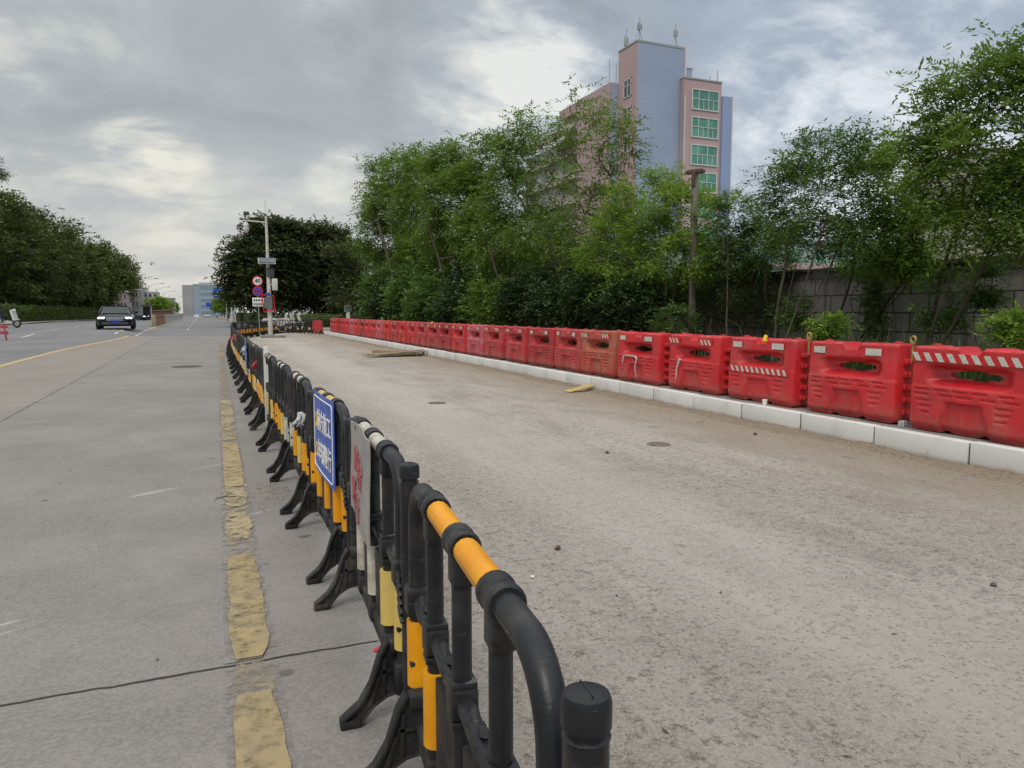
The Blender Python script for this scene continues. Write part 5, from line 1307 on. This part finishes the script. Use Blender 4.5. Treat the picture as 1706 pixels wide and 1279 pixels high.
# far end of the road
a = at_y(303, 473, 420); c_ = at_y(322, 475, 420); e = at_y(364, 476, 420)
t = block('glass_office', 'distant blue glass office block where the road vanishes', c_.x, e.x + 8, 420, 460, 16.2, 'officeblue', 'blueglass', 5, 1)
bxp('side_wall', t, t.location, a.x, c_.x - .02, 421, 459, 0, 16.0, 'greyrender')
bxp('rooftop_room', t, t.location, a.x + 8, e.x - 2, 425, 450, 16.7, 17.6, 'officeblue')
a = at_y(186, 486, 240); c_ = at_y(211, 486, 240)
block('pink_block', 'distant pink low block beside the last tree on the left', a.x, c_.x, 240, 255, a.z, 'pinktile', 'darkpane', 3, 4)
a = at_y(213, 483, 262); c_ = at_y(236, 483, 262)
block('grey_block', 'distant grey block with rooftop sheds, left of the road', a.x, c_.x, 262, 280, a.z, 'greyrender', 'darkpane', 3, 4)
a = at_y(238, 487, 275); c_ = at_y(262, 487, 275)
block('pale_block', 'distant pale block nearer the road than the grey one', a.x, c_.x, 275, 290, a.z, 'cream', 'darkpane', 4, 3)
a = at_y(263, 497, 300); c_ = at_y(290, 497, 300)
block('distant_sheds', 'distant grey sheds right of the pale block', a.x, c_.x, 300, 315, a.z, 'greyrender', 'darkpane', 2, 4)
a = at_y(248, 511, 200); c_ = at_y(287, 511, 200)
block('low_store', 'low red-brown store building behind the median railing', a.x, c_.x, 200, 206, 2.0, 'redbrown', 'darkpane', 1, 0, sill='redbrown')
a = at_y(236, 508, 150); 
t = thing('bus_shelter', 'small dark roadside shelter beyond the dark car', 'shelter', (a.x + .8, 150, gz(a.x, 150)))
for q in (-.7, .7): b = MB(); b.box((q, 0, 1.3), (.12, 1.6, 2.6)); b.build('side_panel', M['steel'], t)
b = MB(); b.box((0, 0, 2.72), (1.9, 2.0, .22), ch=.04); b.build('roof', M['darkbox'], t)
b = MB(); b.box((0, .7, 1.3), (1.26, .06, 2.4)); b.build('back_panel', M['darkbox'], t)
# ------------------------------------------------------------------ camera pole, signs, lamps
PY = 50.4; PX = 4.12
t = thing('camera_pole', 'tall white steel pole with camera arm, solar panel and boxes behind the barriers', 'pole', (PX, PY, .01))
b = MB(); b.tube([(0, 0, 0), (-.02, 0, 3.0), (-.06, 0, 7.75)], [.16, .125, .075], 16); b.build('mast', M['polewhite'], t)
b = MB(); b.box((.15, -.1, .07), (1.5, .9, .14), ch=.02); b.box((0, 0, .17), (.42, .42, .06), ch=.01); b.build('base_plate', M['concreteold'], t)
b = MB(); b.tube([(-.06, 0, 7.35), (-1.45, 0, 7.42)], .045, 8); b.tube([(-.06, 0, 7.0), (-.35, 0, 7.36)], .025, 6); b.build('arm', M['polewhite'], t)
b = MB(); b.tube([(-.06, 0, 7.75), (-.10, 0, 8.75)], .014, 6); b.build('lightning_rod', M['steel'], t)
b = MB(); b.lathe([(.10, .30), (.17, .22), (.18, .05), (.13, .0), (.20, -.05), (.20, -.16), (.14, -.30), (.05, -.36)], (-1.3, 0, 7.0), 16); b.tube([(-1.3, 0, 7.3), (-1.3, 0, 7.42)], .04, 8); b.build('dome_camera', M['whitebox'], t)
b = MB(); b.box((-1.25, 0, 7.86), (.34, .3, .22), ch=.03); b.tube([(-1.3, 0, 7.42), (-1.3, 0, 7.75)], .03, 6); b.build('camera_housing', M['darkbox'], t)
b = MB(); b.box((-.12, -.25, 4.92), (1.0, .5, .04), Matrix.Rotation(.75, 3, 'X')); b.box((-.12, -.27, 4.94), (.94, .44, .04), Matrix.Rotation(.75, 3, 'X'))
b2 = MB(); b2.box((-.12, -.23, 4.90), (1.06, .56, .03), Matrix.Rotation(.75, 3, 'X')); fr = b2.build('solar_panel', M['whitebox'], t); b.build('cells', M['solar'], fr)
b = MB(); b.box((.10, 0, 4.15), (.46, .34, .52), ch=.02); b.box((.10, 0, 4.44), (.52, .4, .04)); b.build('battery_box', M['darkbox'], t)
b = MB(); b.box((.34, 0, 3.42), (.34, .3, .75), ch=.02); b.tube([(0, 0, 3.42), (.2, 0, 3.42)], .03, 6); b.build('control_box', M['whitebox'], t)
b = MB(); b.box((.14, -.05, 5.6), (.2, .06, .05)); b.build('bracket', M['steel'], t)
# red framed warning board strapped to the mast
t = thing('warning_sign', 'red framed warning board with a blue plate strapped to the camera pole', 'sign', (PX - .1, PY - .25, 1.65))
def bar(b, p, q, r=.03): b.tube([p, q], r, 6)
b = MB(); P_ = [(-.38, 0, 1.10), (.34, 0, 1.04), (.38, 0, .12), (-.30, 0, .05)]
for i_ in range(4): bar(b, P_[i_], P_[(i_ + 1) % 4], .035)
b.build('frame', M['signred'], t)
b = MB(); b.box((0, .03, .6), (.5, .02, .75)); b.build('backing', M['solar'], t)
b = MB(); b.box((-.02, -.03, 1.16), (.30, .03, .16)); b.build('blue_plate', M['blue'], t)
# traffic signs on their own post
SX = at_y(429, 470, 52.5).x
t = thing('speed_limit_post', 'thin post with a 40 speed limit sign, a no-stopping disc and a white plate', 'sign', (SX, 52.5, 0))
b = MB(); b.tube([(.05, .06, 0), (0, .06, 4.0)], .035, 8); b.build('pole', M['steel'], t)
def disc(z, r, mat, y, nm, par): b = MB(); b.lathe([(.001, 0), (r, 0), (r, .015), (.001, .015)], n=32, M=Matrix.Rotation(pi / 2, 3, 'X'), c=(0, y, z)); return b.build(nm, M[mat], par)
z4 = at_y(429, 468, 52.5).z; z5 = at_y(429, 485, 52.5).z; z6 = at_y(430, 503, 52.5).z
d1 = disc(z4, .34, 'signred', 0, 'speed_disc', t); disc(z4, .27, 'white', -.017, 'white_face', d1)
me = text_mesh('40', .36, .004, 'numerals', .008); me.materials.clear(); me.materials.append(M['darkbox']); o = link_mesh('numerals', me, d1, (0, -.04, z4)); o.rotation_euler = (pi / 2, 0, 0)
d2 = disc(z5, .34, 'signred', 0, 'no_stopping_disc', t); disc(z5, .27, 'blue', -.017, 'blue_face', d2)
b = MB()
for s in (-1, 1): b.box((0, -.04, z5), (.54, .012, .06), Matrix.Rotation(s * pi / 4, 3, 'Y'))
b.build('red_cross', M['signred'], d2)
b = MB(); b.box((0.0, -.01, z6), (.72, .02, .58), ch=.004); pl_ = b.build('white_plate', M['white'], t)
b = MB()
for k in range(4): b.box((-.24 + k * .15, -.03, z6 + .13), (.10, .01, .12)); b.box((-.24 + k * .15, -.03, z6 - .13), (.10, .01, .10))
b.build('lettering', M['darkbox'], pl_)
# short white lattice post by the water barriers
c = at_y(580, 530, 60)
t = thing('short_white_post', 'short white meter post standing behind the far end of the water barriers', 'post', (c.x, 60, .25))
b = MB(); b.box((0, 0, .7), (.26, .26, 1.5), ch=.01); b.build('column', M['whitebox'], t)
b = MB()
for q in range(5): b.box((-.24 + q * .12, 0, 1.68), (.03, .3, .42))
b.box((0, 0, 1.92), (.56, .34, .04)); b.box((0, 0, 1.47), (.56, .34, .04)); b.build('cage', M['steel'], t)

def street_lamp(x, y, h, arm, label, group, side=1, r=.09):
    z = gz(x, y) + (.14 if x < LEFTX else 0); t = thing('street_lamp', label, 'street lamp', (x, y, z), 0, group)
    b = MB(); b.tube([(0, 0, 0), (0, 0, h * .5), (0, 0, h)], [r, r * .8, r * .55], 10); b.build('pole', M['steel'], t)
    b = MB(); b.tube([(0, 0, h - .6), (side * arm * .25, 0, h + .05), (side * arm * .8, 0, h + .45)], .045, 8); a_ = b.build('arm', M['steel'], t)
    b = MB(); b.lathe([(.001, -.5), (.13, -.42), (.16, 0), (.12, .42), (.001, .5)], n=10, M=Matrix.Rotation(pi / 2 - .12 * side, 3, 'Y') @ Matrix.Scale(.5, 3, (1, 0, 0)), c=(side * arm, 0, h + .48)); b.build('lamp_head', M['darkbox'], t)
GL = 'street lamps along the left of the median'
for k, (px, ty, Y) in enumerate([(232, 465, 175), (247, 472, 205), (260, 478, 235), (272, 485, 270), (281, 490, 310), (289, 494, 350)]):
    a = at_y(px, ty, Y); street_lamp(a.x, Y, a.z - .4, 3.2, ['nearest street lamp down the road beyond the dark car', 'second distant street lamp beyond the dark car', 'third distant street lamp beyond the dark car', 'fourth distant street lamp, small', 'fifth distant street lamp, very small', 'farthest street lamp on the left of the median'][k], GL)
a = at_x(99, 447, -24.2); 
street_lamp(-24.2, a.y, a.z - .5, 1.8, 'pale street lamp standing in front of the big trees on the left', 'lamps by the left hedge', -1, .16)
a = at_x(3, 500, -24); street_lamp(-24, 100, 3.6, .4, 'short pale post at the left edge behind the moped', 'lamps by the left hedge', -1, .1)
for k, (px, py, Y) in enumerate([(377, 497, 120), (385, 494, 110), (391, 496, 104)]):
    a = at_y(px, py, Y); b = MB(); b.tube([(0, 0, 0), (0, 0, a.z)], .10, 8); b.box((-.15, 0, a.z - .1), (.5, .2, .1))
    tag(b.build('white_post', M['polewhite'], loc=(a.x, Y, 0)), ['white post with a short arm left of the dark trees', 'middle white post beside the dark trees', 'white post closest to the dark trees'][k], 'post')
# overhead direction sign
a = at_y(355, 480, 140); c_ = at_y(383, 496, 140)
t = thing('direction_sign', 'large blue overhead direction sign reaching out over the road', 'sign', ((a.x + c_.x) / 2, 140, 0))
b = MB(); b.box((0, 0, (a.z + c_.z) / 2), (c_.x - a.x, .08, a.z - c_.z), ch=.01); sb = b.build('sign_board', M['blue'], t)
b = MB(); b.box((0, -.06, (a.z + c_.z) / 2), (.06, .02, (a.z - c_.z) * .9)); b.build('divider', M['white'], sb)
b = MB()
for q in (-.75, .65):
    for k in range(4): b.box((q - .3 + k * .2, -.055, c_.z + .42), (.13, .02, .16))
    b.box((q, -.055, c_.z + .95), (.5, .02, .14))
b.build('lettering', M['white'], sb)
b = MB(); b.tube([(3.6, .15, 0), (3.6, .15, a.z - .6)], .14, 8); b.tube([(3.6, .15, a.z - .6), (-1.2, .15, a.z - .6)], .09, 8); b.build('gantry_pole', M['steel'], t)
a = at_y(343, 504, 300); c_ = at_y(351, 511, 300)
t = thing('direction_sign', 'tiny second blue sign further down the road', 'sign', ((a.x + c_.x) / 2, 300, 0))
b = MB(); b.box((0, 0, (a.z + c_.z) / 2), (c_.x - a.x, .08, a.z - c_.z)); b.build('sign_board', M['blue'], t)
b = MB(); b.tube([(1.6, .1, 0), (1.6, .1, a.z - .3), (-1, .1, a.z - .3)], .08, 6); b.build('gantry_pole', M['steel'], t)
b = MB(); a = at_y(325, 519, 150); b.box((0, 0, .9), (1.1, .06, .6)); b.tube([(0, .05, 0), (0, .05, 1.2)], .04, 6); tag(b.build('white_board', M['white'], loc=(a.x, 190, 0)), 'small white board at the end of the median railing', 'board')

# median railing
my0 = gnd(257, 543.6).y; mx = -4.78
t = thing('median_railing', 'long brown and grey railing down the middle of the road', 'railing', (mx, my0, gz(mx, my0)))
b = MB()
b.box((0, 1.5, .98), (.05, 3.0, .05)); b.box((0, 1.5, .18), (.05, 3.0, .05)); b.box((0, 0, .6), (.09, .09, 1.25)); b.box((0, 1.5, .06), (.28, 2.98, .12))
for q in range(19): b.box((0, .15 + q * .15, .58), (.028, .05, .82))
railA = b.mesh('railing_panel', material('rusty_brown_rail', (.26, .15, .085), (.2, .12, .08), 5, .7)); railB = b.mesh('railing_panel', M['steel'])
for q in range(46): link_mesh('railing_panel', railA if q < 9 else railB, t, (0, q * 3.0, gz(mx, my0 + q * 3) - gz(mx, my0)))
b = MB(); b.box((0, -.1, .62), (.42, .06, 1.25), ch=.01); b.build('end_board', M['wood'], t)

# ------------------------------------------------------------------ vehicles
def car(name, label, loc, rz, paint, sc=1.0, lights=True, rear=False):
    t = thing(name, label, 'car', loc, rz); t.scale = (sc * 1.04, sc, sc * .94)
    # front towards -Y; stations along the length (y, half width, belly z, bonnet/boot z)
    st = [(-2.38, .62, .34, .62), (-2.32, .78, .24, .72), (-2.1, .88, .2, .80), (-1.6, .92, .2, .88), (-.95, .93, .2, .95), (0, .93, .2, .98), (1.0, .93, .2, 1.0), (1.7, .92, .2, 1.02), (2.15, .88, .25, 1.0), (2.35, .78, .35, .9)]
    b = MB(); vs = []; n = 12
    for (y, w_, z0, z1) in st:
        ring = [(w_ * .82, z0), (w_ * .96, z0 + .1), (w_, z0 + (z1 - z0) * .5), (w_ * .97, z0 + (z1 - z0) * .8), (w_ * .86, z1 - .02), (w_ * .4, z1 + .015)]
        vs += [(x, y, z) for x, z in ring] + [(-x, y, z) for x, z in reversed(ring)]
    fs = [(i * n + k, i * n + (k + 1) % n, (i + 1) * n + (k + 1) % n, (i + 1) * n + k) for i in range(len(st) - 1) for k in range(n)] + [tuple(range(n)), tuple(range((len(st) - 1) * n, len(st) * n))]
    b.add(vs, fs); b.build('body', M[paint], t, ang=40)
    gs = [(-1.0, .80, .94), (-.35, .70, 1.36), (0.0, .66, 1.44), (.9, .66, 1.43), (1.45, .70, 1.28), (1.95, .76, 1.0)]
    b = MB(); vs = []
    for (y, w_, z) in gs: vs += [(w_ + (.06 if z > 1.2 else 0), y, .95), (w_, y, z - .05), (w_ - .12, y, z), (-w_ + .12, y, z), (-w_, y, z - .05), (-w_ - (.06 if z > 1.2 else 0), y, .95)]
    fs = [(i * 6 + k, i * 6 + k + 1, (i + 1) * 6 + k + 1, (i + 1) * 6 + k) for i in range(5) for k in range(5)]
    b.add(vs, fs + [(0, 1, 2, 3, 4, 5), (30, 31, 32, 33, 34, 35)]); b.build('side_glass', M['glass'], t, ang=30)
    b = MB(); b.add([(-.66, -1.0, .985), (.66, -1.0, .985), (.60, -.36, 1.372), (-.60, -.36, 1.372)], [(0, 1, 2, 3)]); b.add([(-.66, -.98, .97), (.66, -.98, .97), (.60, -.34, 1.355), (-.60, -.34, 1.355)], [(3, 2, 1, 0)]); b.build('windscreen', M['windshield'], t)
    b = MB(); b.box((0, .45, 1.445), (1.22, 1.15, .03), ch=.012)
    for s in (-1, 1): b.tube([(s * .84, -1.0, .96), (s * .70, -.35, 1.37), (s * .66, .0, 1.43), (s * .66, .9, 1.42), (s * .70, 1.45, 1.27), (s * .8, 1.95, .99)], .035, 6)
    b.build('roof', M[paint], t)
    for s in (-1, 1):
        for y in (-1.45, 1.45):
            b = MB(); b.lathe([(.2, -.11), (.32, -.11), (.34, -.06), (.34, .06), (.32, .11), (.2, .11)], n=22, M=Matrix.Rotation(pi / 2, 3, 'Y'), c=(s * .84, y, .335)); wh = b.build('wheel', M['rubber'], t)
            b = MB(); b.lathe([(.02, -.02), (.21, -.01), (.22, .03), (.02, .03)], n=16, M=Matrix.Rotation(s * pi / 2, 3, 'Y'), c=(s * .94, y, .335)); b.build('rim', M['chrome'], wh)
        b = MB(); b.box((s * 1.02, -.72, 1.02), (.2, .12, .14), ch=.03); b.box((s * .92, -.72, .98), (.12, .05, .04)); b.build('door_mirror', M[paint], t)
    if not rear:
        for s in (-1, 1):
            b = MB(); b.box((s * .66, -2.27, .70), (.34, .14, .11), Matrix.Rotation(s * .35, 3, 'Z'), .02); b.build('headlight', M['headlamp'], t)
        b = MB(); b.box((0, -2.375, .62), (.86, .05, .22), ch=.02); g_ = b.build('grille', M['chrome'], t)
        b = MB()
        for q in range(6): b.box((0, -2.405, .535 + q * .034), (.80, .012, .014))
        b.build('grille_bars', M['darkbox'], g_)
        b = MB(); b.box((0, -2.40, .37), (1.3, .06, .13), ch=.02); b.build('air_intake', M['darkbox'], t)
        b = MB(); b.box((0, -2.425, .46), (.46, .02, .15)); b.build('number_plate', M['plate'], t)
    else:
        for s in (-1, 1): b = MB(); b.box((s * .66, -2.29, .78), (.32, .1, .14), Matrix.Rotation(s * .3, 3, 'Z'), .02); b.build('tail_light', M['signred'], t)
        b = MB(); b.box((0, -2.40, .62), (.46, .02, .15)); b.build('number_plate', M['plate'], t)
        b = MB(); b.box((0, -2.38, .36), (1.3, .05, .14), ch=.02); b.build('bumper_insert', M['darkbox'], t)
    return t
m = bpy.data.materials.new('lit_headlamp'); m.use_nodes = True; e_ = m.node_tree.nodes['Principled BSDF']; e_.inputs['Base Color'].default_value = (.9, .9, .9, 1); e_.inputs['Emission Color'].default_value = (1, 1, .97, 1); e_.inputs['Emission Strength'].default_value = 1.6; M['headlamp'] = m
c = gnd(195, 547.5); car('dark_car', 'dark car with lit headlights driving towards the camera', (c.x, c.y, c.z), .06, 'carpaint', 1.33)
c = gnd(345, 528.5); car('white_car', 'white car seen from behind, far down the road', (c.x, c.y, c.z), .0, 'carwhite', 1.0, rear=True)
for k, (px, Y, lab) in enumerate([(226, 165, 'parked dark van far off beside the shelter'), (219, 150, 'parked dark car just beyond the dark moving car')]):
    a = at_y(px, 521, Y); car('parked_car', lab, (a.x, Y, gz(a.x, Y)), 1.2, ['clothdark', 'clothdark'][k], 1.15)

def figure(name, label, loc, rz, joints, edges, cloth, sc=1.0):
    """one continuous skinned body"""
    t = thing(name, label, 'person', loc, rz); t.scale = (sc,) * 3
    me = bpy.data.meshes.new('body'); me.from_pydata([j[0] for j in joints], edges, []); o = bpy.data.objects.new('body', me); COL.objects.link(o)
    md = o.modifiers.new('skin', 'SKIN'); md.use_smooth_shade = True
    for i, j in enumerate(joints): me.skin_vertices[0].data[i].radius = (j[1], j[1])
    me.skin_vertices[0].data[0].use_root = True
    s_ = o.modifiers.new('sub', 'SUBSURF'); s_.levels = s_.render_levels = 1
    bpy.context.view_layer.update(); m2 = bpy.data.meshes.new_from_object(o.evaluated_get(bpy.context.evaluated_depsgraph_get())); bpy.data.objects.remove(o)
    m2.materials.clear(); m2.materials.append(M[cloth]); m2.materials.append(M['skin'])
    for p in m2.polygons:
        if p.center.z > 1.42: p.material_index = 1
    link_mesh('body', m2, t)
    b = MB(); b.lathe([(.001, 0), (.11, .0), (.125, .06), (.10, .14), (.001, .18)], n=14, c=(joints[3][0][0], joints[3][0][1] + .01, joints[3][0][2] + .0)); b.build('helmet', M['darkbox'], t)
    return t
# seated rider: pelvis, chest, neck, head, arms reaching forward (-Y), thighs forward, shins down
RJ = [((0, .15, .82), .15), ((0, .08, 1.22), .16), ((0, .06, 1.40), .06), ((0, .04, 1.54), .10), ((.2, .06, 1.32), .06), ((.26, -.08, 1.08), .045), ((.25, -.36, 1.02), .035), ((-.2, .06, 1.32), .06), ((-.26, -.08, 1.08), .045), ((-.25, -.36, 1.02), .035),
      ((.12, -.25, .74), .085), ((.13, -.30, .38), .055), ((.13, -.40, .32), .04), ((-.12, -.25, .74), .085), ((-.13, -.30, .38), .055), ((-.13, -.40, .32), .04)]
RE = [(0, 1), (1, 2), (2, 3), (1, 4), (4, 5), (5, 6), (1, 7), (7, 8), (8, 9), (0, 10), (10, 11), (11, 12), (0, 13), (13, 14), (14, 15)]
def scooter(name, label, loc, rz, paint, sc=1.0, box=False, group=None):
    t = thing(name, label, 'scooter', loc, rz, group); t.scale = (sc,) * 3
    for y in (-.62, .62):
        b = MB(); b.tube([(0, y + .19 * cos(a_), .24 + .19 * sin(a_)) for a_ in span(0, 2 * pi, 18)[:-1]], .05, 8, closed=True); wh = b.build('wheel', M['rubber'], t)
        b = MB(); b.lathe([(.02, -.03), (.15, -.015), (.15, .015), (.02, .03)], n=14, M=Matrix.Rotation(pi / 2, 3, 'Y'), c=(0, y, .24)); b.build('rim', M['steel'], wh)
    b = MB(); b.prism([(-.35, .28), (.10, .26), (.30, .42), (.85, .50), (.92, .62), (.80, .72), (.12, .74), (.05, .40), (-.30, .36)], .26, Matrix.Rotation(pi / 2, 3, 'Z')); b.build('body', M[paint], t)
    b = MB(); b.prism([(-.62, .40), (-.52, .40), (-.36, .95), (-.46, 1.0)], .34, Matrix.Rotation(pi / 2, 3, 'Z')); b.box((0, -.60, .46), (.12, .36, .04), Matrix.Rotation(.1, 3, 'X'), .01); b.build('leg_shield', M[paint], t)
    b = MB(); b.tube([(0, -.62, .25), (0, -.42, .95)], .03, 8); b.build('fork', M['steel'], t)
    b = MB(); b.tube([(-.32, -.32, 1.0), (0, -.42, 1.04), (.32, -.32, 1.0)], .022, 8); b.build('handlebar', M['rubber'], t)
    b = MB(); b.box((0, .45, .77), (.26, .72, .10), ch=.03); b.build('seat', M['rubber'], t)
    b = MB(); b.lathe([(.02, -.04), (.08, -.02), (.08, .03), (.02, .05)], n=12, M=Matrix.Rotation(pi / 2, 3, 'X'), c=(0, -.52, .95)); b.build('headlight', M['white'], t)
    for s in (-1, 1): b = MB(); b.tube([(s * .25, -.34, 1.0), (s * .30, -.34, 1.18)], .01, 5); b.box((s * .30, -.34, 1.22), (.12, .02, .08), ch=.008); b.build('mirror', M['darkbox'], t)
    if box: b = MB(); b.box((0, .82, 1.0), (.42, .42, .40), ch=.03); b.build('carrier_box', M['clothdark'], t)
    return t
c = gnd(10, 546); scooter('delivery_moped', 'black and white moped with a carrier box at the left edge', (c.x, c.y, c.z), 1.15, 'whitebox', 1.55, True)
figure('person', 'person in dark clothes riding the moped at the left edge', (c.x - .5, c.y, c.z), 1.15, RJ, RE, 'clothdark', 1.45)
for k, (px, py, lab, lab2, cl) in enumerate([(362, 530.5, 'small scooter riding away, right of the white car', 'person in pale clothes on the small scooter right of the white car', 'cloth'), (380, 532.5, 'dark scooter near the white posts on the right pavement', 'person in dark clothes on the scooter by the white posts', 'clothdark')]):
    c = gnd(px, py); scooter('scooter', lab, (c.x, c.y, 0.0), pi, 'darkbox', 1.0); figure('person', lab2, (c.x, c.y, 0), pi, RJ, RE, cl)
GS = 'white scooters parked behind the barriers'
for k, (px, Y, rz, lab) in enumerate([(463, 66, 1.4, 'white scooter parked left behind the black barriers'), (474, 67, 1.9, 'white scooter in the middle of the parked three'), (485, 68, 1.2, 'white scooter at the right of the parked three')]):
    a = at_y(px, 521, Y); scooter('parked_scooter', lab, (a.x, Y, .10), rz, 'whitebox', 1.45, False, GS)
# reddish A-frame barrier at the left edge
c = gnd(6, 567)
t = thing('trestle_barrier', 'reddish trestle barrier cut off by the left edge', 'barrier', (c.x - .4, c.y, c.z), .3)
for s in (-1, 1):
    for q in (-1, 1): b = MB(); b.tube([(s * .55, q * .28, 0), (s * .45, 0, .95)], .03, 6); b.build('leg', M['redmid'], t)
for z in (.80, .45): b = MB(); b.box((0, 0, z), (1.3, .04, .18), ch=.01); b.build('cross_board', M['redpink'], t)
